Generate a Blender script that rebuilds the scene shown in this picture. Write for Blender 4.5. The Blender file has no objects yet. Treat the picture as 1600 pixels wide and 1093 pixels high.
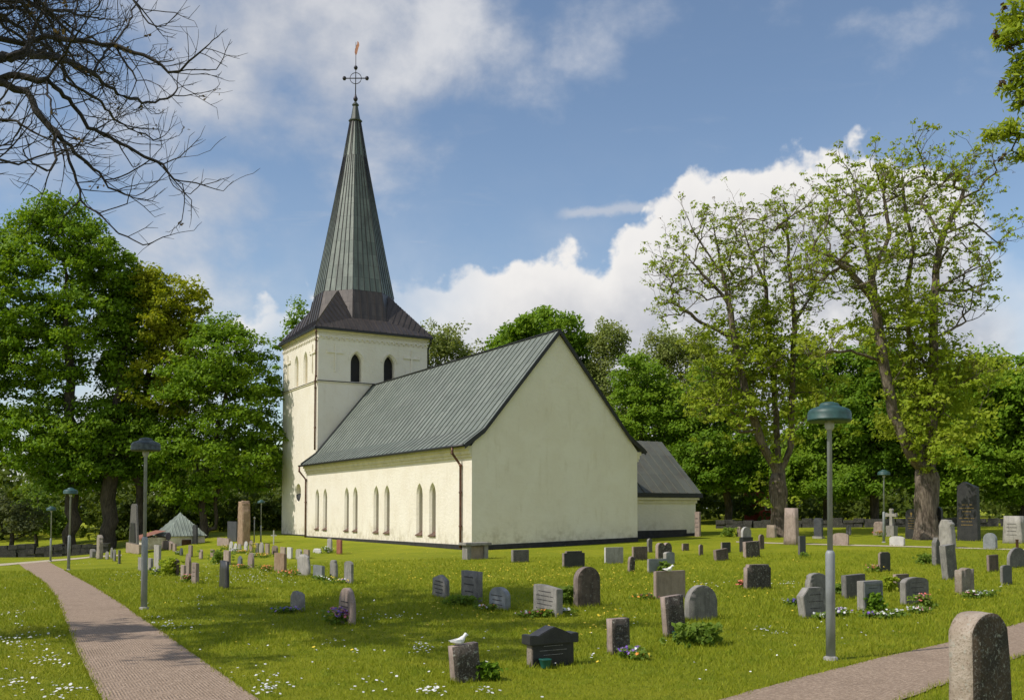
import bpy, bmesh, math, random
import numpy as np
from mathutils import Vector, Matrix
from mathutils.geometry import tessellate_polygon
R_ = math.radians
S = bpy.context.scene
COL = S.collection

# ------------------------------------------------------------------ camera, sky, sun, exposure
EYE = 2.4; FPX = 1500.0; HOR = 795.0; PITCH = R_(2.5); CP, SP = math.cos(PITCH), math.sin(PITCH)
cam = bpy.data.cameras.new('camera'); camo = bpy.data.objects.new('camera', cam); COL.objects.link(camo)
cam.sensor_width = 36; cam.lens = FPX/1600*36; cam.clip_start = .1; cam.clip_end = 9000
PPY = HOR - FPX*math.tan(PITCH)
cam.shift_y = (PPY-546.5)/1600
camo.location = (0, 0, EYE); camo.rotation_euler = (math.pi/2+PITCH, 0, 0)
S.camera = camo
S.view_settings.view_transform = 'Standard'; S.view_settings.look = 'None'
S.view_settings.exposure = 0.0; S.view_settings.gamma = 1
SUN_EL = R_(49); SUN_AZ = R_(25)            # the light travels towards SUN_AZ measured from +X to +Y
Ld = Vector((math.cos(SUN_AZ)*math.cos(SUN_EL), math.sin(SUN_AZ)*math.cos(SUN_EL), -math.sin(SUN_EL)))
sl = bpy.data.lights.new('sun', 'SUN'); sl.energy = 3.6; sl.angle = R_(.55); sl.color = (1, .95, .87)
so = bpy.data.objects.new('sun', sl); COL.objects.link(so); so.rotation_euler = Ld.to_track_quat('-Z', 'Y').to_euler(); so.location = (-30, -20, 60)
SKY_STR = .14

class NT:
    """small helper that writes node trees"""
    def __init__(s, tree): s.t = tree; s.n = tree.nodes; s.l = tree.links
    def new(s, typ, **kw):
        n = s.n.new(typ)
        for k, v in kw.items(): setattr(n, k, v)
        return n
    def put(s, sock, v):
        if isinstance(v, bpy.types.NodeSocket): s.l.new(v, sock)
        elif v is not None:
            if sock.type == 'RGBA' and not isinstance(v, (int, float)) and len(v) == 3: v = tuple(v)+(1,)
            sock.default_value = v
    def math(s, op, a, b=None, c=None, clamp=False):
        n = s.new('ShaderNodeMath', operation=op, use_clamp=clamp)
        for i, v in enumerate((a, b, c)):
            if v is not None: s.put(n.inputs[i], v)
        return n.outputs[0]
    def mix(s, f, a, b, blend='MIX'):
        n = s.new('ShaderNodeMix', data_type='RGBA', blend_type=blend)
        s.put(n.inputs[0], f); s.put(n.inputs[6], a); s.put(n.inputs[7], b)
        return n.outputs[2]
    def noise(s, vec, scale, detail=4, rough=.55, dist=0, out=0):
        n = s.new('ShaderNodeTexNoise'); s.put(n.inputs['Vector'], vec)
        n.inputs['Scale'].default_value = scale; n.inputs['Detail'].default_value = detail
        n.inputs['Roughness'].default_value = rough; n.inputs['Distortion'].default_value = dist
        return n.outputs[out]
    def ramp(s, f, stops):
        n = s.new('ShaderNodeValToRGB'); e = n.color_ramp.elements
        while len(e) > 1: e.remove(e[-1])
        for i, (p, c) in enumerate(stops):
            k = e[0] if i == 0 else e.new(p)
            k.position = p; k.color = (c, c, c, 1) if isinstance(c, (int, float)) else tuple(c)+(1,)
        s.put(n.inputs[0], f); return n.outputs[0]
    def sstep(s, v, a, b):
        n = s.new('ShaderNodeMapRange', interpolation_type='SMOOTHSTEP'); s.put(n.inputs[0], v)
        n.inputs[1].default_value = a; n.inputs[2].default_value = b
        return n.outputs[0]
    def mapping(s, vec, scale=(1, 1, 1), loc=(0, 0, 0), rot=(0, 0, 0)):
        n = s.new('ShaderNodeMapping'); s.put(n.inputs[0], vec); n.inputs[1].default_value = loc; n.inputs[2].default_value = rot; n.inputs[3].default_value = scale
        return n.outputs[0]

def az_(px): return math.atan((px-800)/FPX)
def el_(px, py): return math.atan((HOR-py)/FPX*math.cos(az_(px)))

def make_world():
    w = bpy.data.worlds.new('World'); S.world = w; w.use_nodes = True
    t = NT(w.node_tree); t.n.clear()
    out = t.new('ShaderNodeOutputWorld'); bg = t.new('ShaderNodeBackground'); bg.inputs[1].default_value = SKY_STR
    t.l.new(bg.outputs[0], out.inputs[0])
    sky = t.new('ShaderNodeTexSky', sky_type='NISHITA'); sky.sun_disc = False
    sky.sun_elevation = SUN_EL; sky.sun_rotation = math.atan2(-Ld.x, -Ld.y)
    sky.air_density = 1.0; sky.dust_density = .6; sky.ozone_density = 2.2; sky.altitude = 50
    tc = t.new('ShaderNodeTexCoord').outputs['Generated']
    sep = t.new('ShaderNodeSeparateXYZ'); t.l.new(tc, sep.inputs[0]); x, y, z = sep.outputs
    az = t.math('ARCTAN2', x, y); el = t.math('ARCSINE', z)
    vn = t.new('ShaderNodeVectorMath', operation='NORMALIZE'); t.l.new(tc, vn.inputs[0]); v = vn.outputs[0]
    # cumulus bank: its upper edge climbs to the right
    edge = [(-400, 500), (0, 490), (430, 470), (600, 432), (700, 430), (770, 425), (820, 398), (878, 372), (930, 392), (985, 362), (1040, 318), (1080, 280), (1130, 262),
            (1180, 268), (1225, 226), (1290, 228), (1380, 214), (1440, 225), (1500, 262), (1545, 330), (1600, 400), (1900, 420)]
    lo, hi = -1.6, 1.6
    cr = t.new('ShaderNodeFloatCurve'); cv = cr.mapping.curves[0]
    pts = [(0.0, .80), (.12, .62)]+[((az_(p)-lo)/(hi-lo), el_(p, q)) for p, q in edge]+[(.93, .5), (1.0, .75)]  # bank raised outside the view, added to brighten the ambient light
    while len(cv.points) < len(pts): cv.points.new(.5, .5)
    for p, (a, b) in zip(cv.points, pts): p.location = (a, b); p.handle_type = 'AUTO'
    cr.mapping.update()
    t.put(cr.inputs[1], t.math('DIVIDE', t.math('SUBTRACT', az, lo), hi-lo))
    n1 = t.noise(v, 14, 7, .55); n2 = t.noise(v, 5, 5, .5)
    d = t.math('SUBTRACT', cr.outputs[0], el)
    bill = t.new('ShaderNodeTexVoronoi', feature='SMOOTH_F1'); t.put(bill.inputs['Vector'], v); bill.inputs['Scale'].default_value = 22
    d = t.math('ADD', d, t.math('MULTIPLY', t.math('SUBTRACT', n1, .5), .105))
    d = t.math('ADD', d, t.math('MULTIPLY', t.math('SUBTRACT', .45, bill.outputs['Distance']), .035))
    b2 = t.new('ShaderNodeTexVoronoi', feature='SMOOTH_F1'); t.put(b2.inputs['Vector'], t.mix(.06, v, t.noise(v, 20, 4, .6, 0, 1), 'ADD')); b2.inputs['Scale'].default_value = 58
    d = t.math('ADD', d, t.math('MULTIPLY', t.math('SUBTRACT', .42, b2.outputs['Distance']), .020))
    puff = t.math('ADD', t.math('MULTIPLY', bill.outputs['Distance'], .6), t.math('MULTIPLY', b2.outputs['Distance'], .55))
    bank = t.sstep(d, -.002, .013)
    soft = t.sstep(az, az_(1480), az_(1600)); softl = t.sstep(az, az_(800), az_(600))
    thin = t.math('MULTIPLY', t.sstep(n2, .38, .62), .85)
    bank = t.math('MULTIPLY', bank, t.math('SUBTRACT', 1, t.math('MULTIPLY', t.math('MAXIMUM', soft, softl), t.math('SUBTRACT', 1, thin))))
    depth = t.sstep(d, .0, .12)
    n3 = t.noise(v, 11, 6, .6, .3)
    body = t.mix(t.sstep(t.math('SUBTRACT', t.math('ADD', n3, .22), t.math('MULTIPLY', puff, .46)), .38, .74), (3.6, 3.75, 4.15), (5.4, 5.4, 5.5))
    white = t.mix(t.math('MULTIPLY', depth, 1.0), (6.4, 6.25, 6.1), body)
    # thin high veil top left, with some streaks elsewhere
    def blob(px, py, rx, ry):
        a = t.math('DIVIDE', t.math('SUBTRACT', az, az_(px)), rx/FPX); b = t.math('DIVIDE', t.math('SUBTRACT', el, el_(px, py)), ry/FPX)
        r = t.math('ADD', t.math('MULTIPLY', a, a), t.math('MULTIPLY', b, b))
        return t.math('SUBTRACT', 1, t.math('MINIMUM', r, 2.2))
    vs = t.mapping(v, (1, 1, 1.35))
    nv = t.noise(vs, 5.5, 9, .56, .15); nw = t.noise(t.mapping(v, (1, 1, 5), rot=(0, .25, 0)), 7, 6, .6, .6)
    b1 = t.math('MAXIMUM', blob(360, 40, 400, 190), t.math('MAXIMUM', blob(40, 280, 300, 260), blob(330, 290, 90, 60)))
    veil = t.sstep(t.math('ADD', t.math('MULTIPLY', b1, .30), t.math('MULTIPLY', nv, 2.3)), .95, 1.65)
    streak = t.math('MULTIPLY', t.sstep(nw, .52, .78), .38)
    low = t.math('MULTIPLY', t.sstep(el, .42, .12), .40)
    veil = t.math('MAXIMUM', veil, t.math('MAXIMUM', t.math('MULTIPLY', streak, t.sstep(el, .5, .2)), t.math('MULTIPLY', low, t.sstep(nv, .35, .7))))
    # old condensation trail
    l0 = (az_(868), el_(868, 331)); l1 = (az_(1075), el_(1075, 308)); sl_ = (l1[1]-l0[1])/(l1[0]-l0[0])
    off = t.math('SUBTRACT', el, t.math('ADD', l0[1], t.math('MULTIPLY', t.math('SUBTRACT', az, l0[0]), sl_)))
    off = t.math('ADD', off, t.math('MULTIPLY', t.math('SUBTRACT', t.noise(v, 60, 3), .5), .012))
    tr = t.math('MULTIPLY', t.sstep(t.math('ABSOLUTE', off), .0075, .001), t.math('MULTIPLY', t.sstep(az, l0[0]-.004, l0[0]+.02), t.sstep(az, l1[0]+.01, l1[0]-.02)))
    c = t.mix(1, sky.outputs[0], (1.06, 1.02, .97), 'MULTIPLY')
    greyv = t.mix(t.sstep(nv, .45, .7), (4.1, 4.2, 4.5), (5.5, 5.5, 5.6))
    c = t.mix(t.math('MULTIPLY', veil, .86), c, greyv)
    c = t.mix(t.math('MULTIPLY', tr, .55), c, (4.6, 4.7, 5.0))
    c = t.mix(bank, c, white)
    t.l.new(c, bg.inputs[0])
make_world()

# ------------------------------------------------------------------ ground shape and measuring
TH = .522
U = Vector((-math.sin(TH), math.cos(TH), 0)); V = Vector((math.cos(TH), math.sin(TH), 0))   # along the nave / across it
N0 = Vector((-2.34, 55.97, 0))
def gz(x, y):
    x = np.asarray(x, float); y = np.asarray(y, float)
    dx, dy = x-N0.x, y-N0.y
    t = dx*U.x+dy*U.y; q = -(dx*V.x+dy*V.y)
    s = np.clip(q/20, 0, 1); s = s*s*(3-2*s)
    a = np.clip(t+25, 0, 70); a = a*a/(a+6)
    b = np.clip(-q, 0, 45); b = b*b/(b+2.5)
    return -.0285*a*s + .031*b + .02*np.sin(x*.31+1)*np.sin(y*.27)
def gzf(x, y): return float(gz(x, y))
def ray(px, py):
    a = (px-800)/FPX; b = (PPY-py)/FPX
    return Vector((a, CP-b*SP, SP+b*CP))
def gp(px, py):
    """the ground point seen at a spot of the photograph"""
    d = ray(px, py); lo = 4.0; prev = lo
    s = lo
    while s < 260:
        p = d*s
        if EYE+p.z < gzf(p.x, p.y): break
        prev = s; s *= 1.01
    lo, hi = prev, s
    for _ in range(30):
        m = (lo+hi)/2; p = d*m
        if EYE+p.z < gzf(p.x, p.y): hi = m
        else: lo = m
    p = d*hi
    return Vector((p.x, p.y, gzf(p.x, p.y)))
def wp(px, py, depth):
    d = ray(px, py); d = d*(depth/d.y)
    return Vector((d.x, d.y, EYE+d.z))
def proj(p):
    x, y, z = p[0], p[1], p[2]-EYE
    yc = y*CP+z*SP; zc = -y*SP+z*CP
    return 800+FPX*x/yc, PPY-FPX*zc/yc
def along(P, D, px):
    """distance from P along the flat direction D to the image column px"""
    k = (px-800)/FPX; z = P.z-EYE
    return (k*(P.y*CP+z*SP)-P.x)/(D.x-k*D.y*CP)
def zat(P, py):
    """height above P at which the row py lies"""
    k = (PPY-py)/FPX      # zc = k*yc
    # -y*SP+z*CP = k*(y*CP+z*SP)
    return (k*P.y*CP+P.y*SP)/(CP-k*SP)+EYE

# ------------------------------------------------------------------ object helpers
def tag(o, label=None, cat=None, group=None, kind=None):
    if label: o['label'] = label
    if cat: o['category'] = cat
    if group: o['group'] = group
    if kind: o['kind'] = kind
    return o
def empty(name, loc, label, cat, group=None, rz=0):
    o = bpy.data.objects.new(name, None); COL.objects.link(o); o.location = loc; o.rotation_euler = (0, 0, rz)
    o.empty_display_size = .3
    return tag(o, label, cat, group)
def put(name, me, mat, parent=None, world=False):
    o = bpy.data.objects.new(name, me); COL.objects.link(o)
    if mat is not None:
        for m in (mat if isinstance(mat, (list, tuple)) else [mat]): me.materials.append(m)
    if parent is not None:
        o.parent = parent
        if world:   # geometry given in world coordinates
            M = Matrix.Translation(parent.location) @ parent.rotation_euler.to_matrix().to_4x4()
            me.transform(M.inverted())
    return o
class MB:
    def __init__(s): s.v = []; s.f = []; s.m = []; s.sm = []
    def face(s, pts, m=0, smooth=False):
        i = len(s.v); s.v += [tuple(p) for p in pts]; s.f.append(tuple(range(i, i+len(pts)))); s.m.append(m); s.sm.append(smooth)
    def box(s, o, ax, ay, az, m=0):
        o, ax, ay, az = Vector(o), Vector(ax), Vector(ay), Vector(az)
        c = [o, o+ax, o+ax+ay, o+ay]; c += [p+az for p in c]; i = len(s.v); s.v += [tuple(p) for p in c]
        for f in ((0, 3, 2, 1), (4, 5, 6, 7), (0, 1, 5, 4), (1, 2, 6, 5), (2, 3, 7, 6), (3, 0, 4, 7)):
            s.f.append(tuple(i+k for k in f)); s.m.append(m); s.sm.append(False)
    def cbox(s, c, sx, sy, sz, m=0): s.box((c[0]-sx/2, c[1]-sy/2, c[2]), (sx, 0, 0), (0, sy, 0), (0, 0, sz), m)
    def loft(s, rings, cap=True, m=0, smooth=True):
        n = len(rings[0]); i0 = len(s.v)
        for r in rings: s.v += [tuple(p) for p in r]
        for a in range(len(rings)-1):
            for k in range(n):
                k2 = (k+1) % n; s.f.append((i0+a*n+k, i0+a*n+k2, i0+(a+1)*n+k2, i0+(a+1)*n+k)); s.m.append(m); s.sm.append(smooth)
        if cap:
            s.f.append(tuple(i0+k for k in reversed(range(n)))); s.f.append(tuple(i0+(len(rings)-1)*n+k for k in range(n))); s.m += [m, m]; s.sm += [False, False]
    def lathe(s, prof, c=(0, 0, 0), n=24, m=0, smooth=True):
        s.loft([[(c[0]+r*math.cos(2*math.pi*k/n), c[1]+r*math.sin(2*math.pi*k/n), c[2]+z) for k in range(n)] for r, z in prof], True, m, smooth)
    def tube(s, pts, rad, n=8, m=0):
        pts = [Vector(p) for p in pts]; rings = []
        if not isinstance(rad, (list, tuple)): rad = [rad]*len(pts)
        for i, p in enumerate(pts):
            d = (pts[min(i+1, len(pts)-1)]-pts[max(i-1, 0)]).normalized()
            a = d.cross(Vector((0, 0, 1)) if abs(d.z) < .9 else Vector((1, 0, 0))).normalized(); b = d.cross(a)
            rings.append([p+(a*math.cos(2*math.pi*k/n)+b*math.sin(2*math.pi*k/n))*rad[i] for k in range(n)])
        s.loft(rings, True, m)
    def mesh(s, name):
        me = bpy.data.meshes.new(name); me.from_pydata(s.v, [], s.f)
        me.polygons.foreach_set('material_index', s.m); me.polygons.foreach_set('use_smooth', s.sm); me.update()
        return me
    def build(s, name, mat, parent=None, world=False): return put(name, s.mesh(name), mat, parent, world)
def quick_mesh(name, verts, nper, smooth=False):
    """a soup of loose polygons with nper corners each"""
    verts = np.asarray(verts, np.float32).reshape(-1, 3); nv = len(verts); nf = nv//nper
    me = bpy.data.meshes.new(name); me.vertices.add(nv); me.vertices.foreach_set('co', verts.ravel())
    me.loops.add(nv); me.loops.foreach_set('vertex_index', np.arange(nv, dtype=np.int32))
    me.polygons.add(nf); me.polygons.foreach_set('loop_start', np.arange(0, nv, nper, dtype=np.int32))
    me.polygons.foreach_set('loop_total', np.full(nf, nper, np.int32)); me.update(calc_edges=True)
    return me

# ------------------------------------------------------------------ materials
def newmat(name):
    m = bpy.data.materials.new(name); m.use_nodes = True; t = NT(m.node_tree)
    return m, t, m.node_tree.nodes['Principled BSDF']
def bump(t, bs, h, strength=.3, dist=.02):
    b = t.new('ShaderNodeBump'); b.inputs['Strength'].default_value = strength; b.inputs['Distance'].default_value = dist
    t.put(b.inputs['Height'], h); t.l.new(b.outputs[0], bs.inputs['Normal'])
def ocoord(t, rnd=True):
    tc = t.new('ShaderNodeTexCoord').outputs['Object']
    if not rnd: return tc
    oi = t.new('ShaderNodeObjectInfo'); a = t.new('ShaderNodeVectorMath', operation='ADD'); m = t.math('MULTIPLY', oi.outputs['Random'], 37)
    t.l.new(tc, a.inputs[0]); t.put(a.inputs[1], m); return a.outputs[0]
def simple(name, c, rough=.6, metal=0, var=.15, scale=6, bmp=0, spec=.5):
    m, t, b = newmat(name); v = ocoord(t); n = t.noise(v, scale, 5)
    d = tuple(x*(1-var) for x in c); e = tuple(min(1, x*(1+var)) for x in c)
    t.put(b.inputs['Base Color'], t.mix(t.sstep(n, .3, .7), d, e)); b.inputs['Roughness'].default_value = rough; b.inputs['Metallic'].default_value = metal
    b.inputs['Specular IOR Level'].default_value = spec
    if bmp: bump(t, b, t.noise(v, scale*6, 6, .65), bmp, .02)
    return m
def stone(name, c1, c2, spot=None, rough=.8, grain=70, lichen=.0, bmp=.5, streak=.0):
    m, t, b = newmat(name); v = ocoord(t)
    oi = t.new('ShaderNodeObjectInfo').outputs['Random']
    big = t.noise(v, 3.2, 6, .62, .4); fine = t.noise(v, grain, 3, .6)
    c = t.mix(t.sstep(big, .34, .66), c1, c2)
    if spot: c = t.mix(t.math('MULTIPLY', t.sstep(fine, .52, .68), .75), c, spot)
    dk = t.noise(t.mapping(v, (5, 5, .9)), 2.2, 5, .6)
    if streak: c = t.mix(t.math('MULTIPLY', t.sstep(dk, .48, .68), streak), c, tuple(x*.28 for x in c1))
    if lichen:
        vo = t.noise(v, 15, 5, .7, .3)
        c = t.mix(t.math('MULTIPLY', t.sstep(vo, .57, .66), lichen), c, (.36, .36, .30))
    br = t.math('ADD', .78, t.math('MULTIPLY', oi, .44))
    c = t.mix(1, c, t.new('ShaderNodeCombineColor').outputs[0], 'MULTIPLY') if False else c
    hs = t.new('ShaderNodeHueSaturation'); t.put(hs.inputs['Value'], br); t.put(hs.inputs['Color'], c); hs.inputs['Saturation'].default_value = 1
    t.put(b.inputs['Base Color'], hs.outputs[0]); b.inputs['Roughness'].default_value = rough; b.inputs['Specular IOR Level'].default_value = .35
    bump(t, b, t.math('ADD', t.noise(v, grain*.5, 5, .7), t.math('MULTIPLY', big, 1.2)), bmp, .02)
    return m
M = {}
M['grey'] = stone('grey_granite', (.17, .16, .145), (.25, .235, .21), (.10, .095, .09), grain=60, lichen=.5, streak=.35)
M['light'] = stone('light_granite', (.28, .26, .23), (.37, .345, .305), (.19, .18, .165), grain=80, streak=.3)
M['white'] = stone('pale_granite', (.44, .42, .39), (.54, .52, .48), (.33, .32, .30), grain=80)
M['pink'] = stone('pink_granite', (.27, .205, .17), (.36, .28, .235), (.17, .13, .115), grain=60, lichen=.35, streak=.35)
M['red'] = stone('red_granite', (.30, .10, .07), (.38, .15, .10), (.16, .06, .05), grain=70, rough=.35)
M['brown'] = stone('brown_granite', (.105, .078, .058), (.165, .125, .092), (.07, .055, .045), grain=50, lichen=.45, streak=.45)
M['tan'] = stone('tan_sandstone', (.27, .21, .155), (.34, .27, .205), (.20, .155, .12), grain=90, streak=.25)
M['dark'] = stone('dark_diabase', (.075, .070, .066), (.12, .112, .10), (.17, .16, .15), grain=70, lichen=.55, rough=.6, streak=.3)
M['black'] = stone('black_diabase', (.022, .022, .023), (.04, .039, .038), (.075, .075, .075), grain=90, rough=.45, bmp=.15)
M['slate'] = stone('grey_slate', (.055, .058, .066), (.085, .088, .096), (.11, .11, .12), grain=60, rough=.4, bmp=.2)
M['blue'] = stone('blue_grey_granite', (.165, .175, .175), (.235, .245, .245), (.11, .115, .12), grain=70, rough=.55)
M['rust'] = stone('rough_sandstone', (.29, .19, .12), (.38, .27, .18), (.19, .125, .08), grain=30, bmp=.9, streak=.4)
M['lichen'] = stone('lichen_granite', (.25, .21, .17), (.35, .30, .24), (.15, .12, .09), grain=42, lichen=.9, bmp=.8, streak=.3)
M['mossy'] = stone('weathered_granite', (.045, .037, .028), (.105, .085, .065), (.22, .205, .18), grain=46, lichen=.75, bmp=.9, streak=.55)
M['gold'] = simple('gold_leaf', (.62, .40, .12), .35, .6)
M['ink'] = simple('engraved_lettering', (.085, .08, .075), .9)
M['pale_ink'] = simple('pale_lettering', (.45, .43, .40), .9)

def plaster(name, c1, c2):
    m, t, b = newmat(name); v = ocoord(t, False)
    big = t.noise(v, .55, 7, .62, .3); med = t.noise(v, 2.6, 6, .6)
    col = t.mix(t.sstep(big, .3, .7), c1, c2)
    st = t.noise(t.mapping(v, (2.2, 2.2, .45)), 1.1, 6, .62, .3)
    col = t.mix(t.math('MULTIPLY', t.sstep(st, .52, .80), .45), col, tuple(x*k for x, k in zip(c1, (.80, .76, .66))))
    col = t.mix(t.math('MULTIPLY', t.sstep(med, .56, .78), .28), col, tuple(x*.78 for x in c1))
    # splash-back dirt just above the plinth
    sep = t.new('ShaderNodeSeparateXYZ'); t.l.new(v, sep.inputs[0])
    dirt = t.math('MULTIPLY', t.sstep(t.math('ADD', sep.outputs[2], t.math('MULTIPLY', big, 3.2)), 3.1, 1.5), t.sstep(med, .38, .62))
    col = t.mix(t.math('MULTIPLY', dirt, .55), col, (.40, .34, .22))
    t.put(b.inputs['Base Color'], col); b.inputs['Roughness'].default_value = .92; b.inputs['Specular IOR Level'].default_value = .2
    h = t.math('ADD', t.noise(t.mapping(v, (1, 1, 1.8)), 3.2, 7, .62), t.math('MULTIPLY', t.noise(v, 28, 4), .25))
    bump(t, b, h, .55, .05)
    return m
M['plaster'] = plaster('cream_limewash', (.80, .730, .61), (.85, .790, .68))
M['trim'] = simple('painted_trim', (.72, .65, .48), .85, 0, .08, 2, .15)
M['plinth'] = simple('tarred_plinth', (.028, .027, .028), .8, 0, .3, 3, .5)
M['iron'] = simple('black_sheet_metal', (.018, .018, .019), .45, .0, .2)
M['copperpipe'] = simple('brown_copper', (.13, .062, .04), .4, .5, .3, 3)
M['wrought'] = simple('wrought_iron', (.04, .035, .045), .5, .4, .3)
M['gilt'] = simple('gilded_copper', (.75, .33, .16), .3, .8)
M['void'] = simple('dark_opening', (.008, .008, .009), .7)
M['glass'] = simple('old_window_glass', (.07, .06, .05), .2, 0, .25, 3)
M['sillm'] = simple('copper_sill', (.16, .095, .07), .5, .3, .25, 4)

def roofmat(name, a, b_, c, metal=.25, rough=.5, uv=True, row=1.6, wid=.55, dark=.5):
    """sheet copper: individual sheets vary in tone, with cross-welts as thin lines"""
    m, t, b = newmat(name)
    v = t.new('ShaderNodeUVMap').outputs[0]
    br = t.new('ShaderNodeTexBrick'); t.put(br.inputs['Vector'], v)
    br.offset = .5; br.inputs['Scale'].default_value = 1; br.inputs['Brick Width'].default_value = wid; br.inputs['Row Height'].default_value = row
    br.inputs['Mortar Size'].default_value = .012; br.inputs['Color1'].default_value = a+(1,); br.inputs['Color2'].default_value = b_+(1,)
    br.inputs['Mortar'].default_value = tuple(x*dark for x in a)+(1,); br.inputs['Bias'].default_value = 0
    o = ocoord(t, False)
    n = t.noise(t.mapping(o, (1, 1, .35)), 1.3, 6, .65, .4); n2 = t.noise(o, 7, 5, .6)
    col = t.mix(t.math('MULTIPLY', t.sstep(n, .42, .72), .75), br.outputs[0], c)
    col = t.mix(t.math('MULTIPLY', t.sstep(n2, .5, .75), .25), col, tuple(x*.5 for x in a))
    t.put(b.inputs['Base Color'], col); b.inputs['Roughness'].default_value = rough; b.inputs['Metallic'].default_value = metal
    bump(t, b, t.math('ADD', t.noise(o, 2.2, 3), t.math('MULTIPLY', br.outputs['Fac'], -.6)), .22, .03)
    return m
M['roof'] = roofmat('weathered_nave_copper', (.178, .200, .168), (.245, .265, .228), (.14, .152, .132), .1, .55)
M['spire'] = roofmat('green_copper', (.130, .158, .134), (.20, .228, .195), (.078, .082, .070), .1, .5, row=1.25, wid=.62, dark=.4)
M['skirt'] = roofmat('brown_copper_sheet', (.066, .055, .049), (.092, .076, .067), (.048, .042, .039), .3, .42, row=1.2, wid=.55)
M['annexroof'] = roofmat('grey_copper_sheet', (.115, .120, .098), (.155, .158, .130), (.10, .088, .068), .1, .55, row=2.2, wid=.75, dark=.7)

def leafmat(name, c1, c2, c3, tr=.4):
    m, t, b = newmat(name)
    g = t.new('ShaderNodeNewGeometry').outputs['Random Per Island']
    v = t.new('ShaderNodeTexCoord').outputs['Object']
    n = t.noise(v, .55, 3)
    c = t.mix(g, c1, c2); c = t.mix(t.math('MULTIPLY', t.sstep(n, .45, .7), .6), c, c3)
    t.put(b.inputs['Base Color'], c); b.inputs['Roughness'].default_value = .55; b.inputs['Specular IOR Level'].default_value = .12
    tl = t.new('ShaderNodeBsdfTranslucent'); t.put(tl.inputs[0], t.mix(1, c, (1.2, 1.15, .5), 'MULTIPLY'))
    mx = t.new('ShaderNodeMixShader'); mx.inputs[0].default_value = tr
    t.l.new(b.outputs[0], mx.inputs[1]); t.l.new(tl.outputs[0], mx.inputs[2])
    t.l.new(mx.outputs[0], t.n['Material Output'].inputs[0])
    return m
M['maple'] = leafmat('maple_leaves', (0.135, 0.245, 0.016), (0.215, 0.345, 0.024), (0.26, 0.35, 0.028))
M['darkmaple'] = leafmat('deep_green_maple_leaves', (0.105, 0.205, 0.015), (0.175, 0.295, 0.02), (0.2, 0.29, 0.022))  # deeper green leaf tone for some crowns and plants
M['oak'] = leafmat('young_oak_leaves', (0.27, 0.33, 0.018), (0.38, 0.4, 0.028), (0.34, 0.31, 0.03), 0.45)
M['elm'] = leafmat('young_elm_leaves', (0.25, 0.34, 0.024), (0.36, 0.44, 0.04), (0.32, 0.33, 0.045), 0.45)
M['birch'] = leafmat('birch_leaves', (0.22, 0.28, 0.07), (0.31, 0.36, 0.1), (0.25, 0.26, 0.08), 0.45)
M['fruit'] = leafmat('greyish_leaves', (0.13, 0.16, 0.07), (0.18, 0.2, 0.09), (0.14, 0.16, 0.07))
M['wood'] = leafmat('distant_leaves', (0.075, 0.115, 0.014), (0.13, 0.17, 0.02), (0.09, 0.12, 0.02))
M['shrub'] = leafmat('shrub_leaves', (0.14, 0.23, 0.03), (0.22, 0.3, 0.04), (0.12, 0.21, 0.03))
M['bud'] = leafmat('opening_buds', (.12, .075, .045), (.16, .11, .05), (.11, .10, .03), .3)
M['sprig'] = leafmat('ash_leaves', (0.24, 0.33, 0.02), (0.38, 0.44, 0.035), (0.3, 0.33, 0.04), 0.45)
def barkmat(name, a, b_):
    m, t, b = newmat(name); v = t.new('ShaderNodeTexCoord').outputs['Object']
    n = t.noise(t.mapping(v, (6, 6, 1.2)), 1.5, 6, .65, .5); n2 = t.noise(v, .9, 4)
    t.put(b.inputs['Base Color'], t.mix(t.sstep(t.math('ADD', t.math('MULTIPLY', n, .7), t.math('MULTIPLY', n2, .3)), .38, .62), a, b_)); b.inputs['Roughness'].default_value = .95
    bump(t, b, n, 1, .12); return m
M['bark'] = barkmat('bark', (.035, .028, .022), (.10, .08, .062))
M['elmbark'] = barkmat('elm_bark', (.075, .055, .040), (.24, .19, .145))
M['twig'] = barkmat('bare_twig_bark', (.030, .025, .022), (.06, .05, .042))
M['birchbark'] = barkmat('birch_bark', (.10, .09, .08), (.48, .45, .41))
def petal(name, c):
    m, t, b = newmat(name); g = t.new('ShaderNodeNewGeometry').outputs['Random Per Island']
    t.put(b.inputs['Base Color'], t.mix(g, tuple(x*.65 for x in c), c)); b.inputs['Roughness'].default_value = .6; return m
PET = {k: petal(k+'_petals', c) for k, c in dict(white=(.85, .84, .80), purple=(.22, .10, .50), violet=(.35, .20, .55), blue=(.12, .10, .50), pink=(.75, .35, .38), coral=(.85, .20, .14),
       red=(.55, .05, .06), orange=(.85, .30, .03), yellow=(.85, .62, .04), wine=(.25, .04, .08)).items()}

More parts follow.
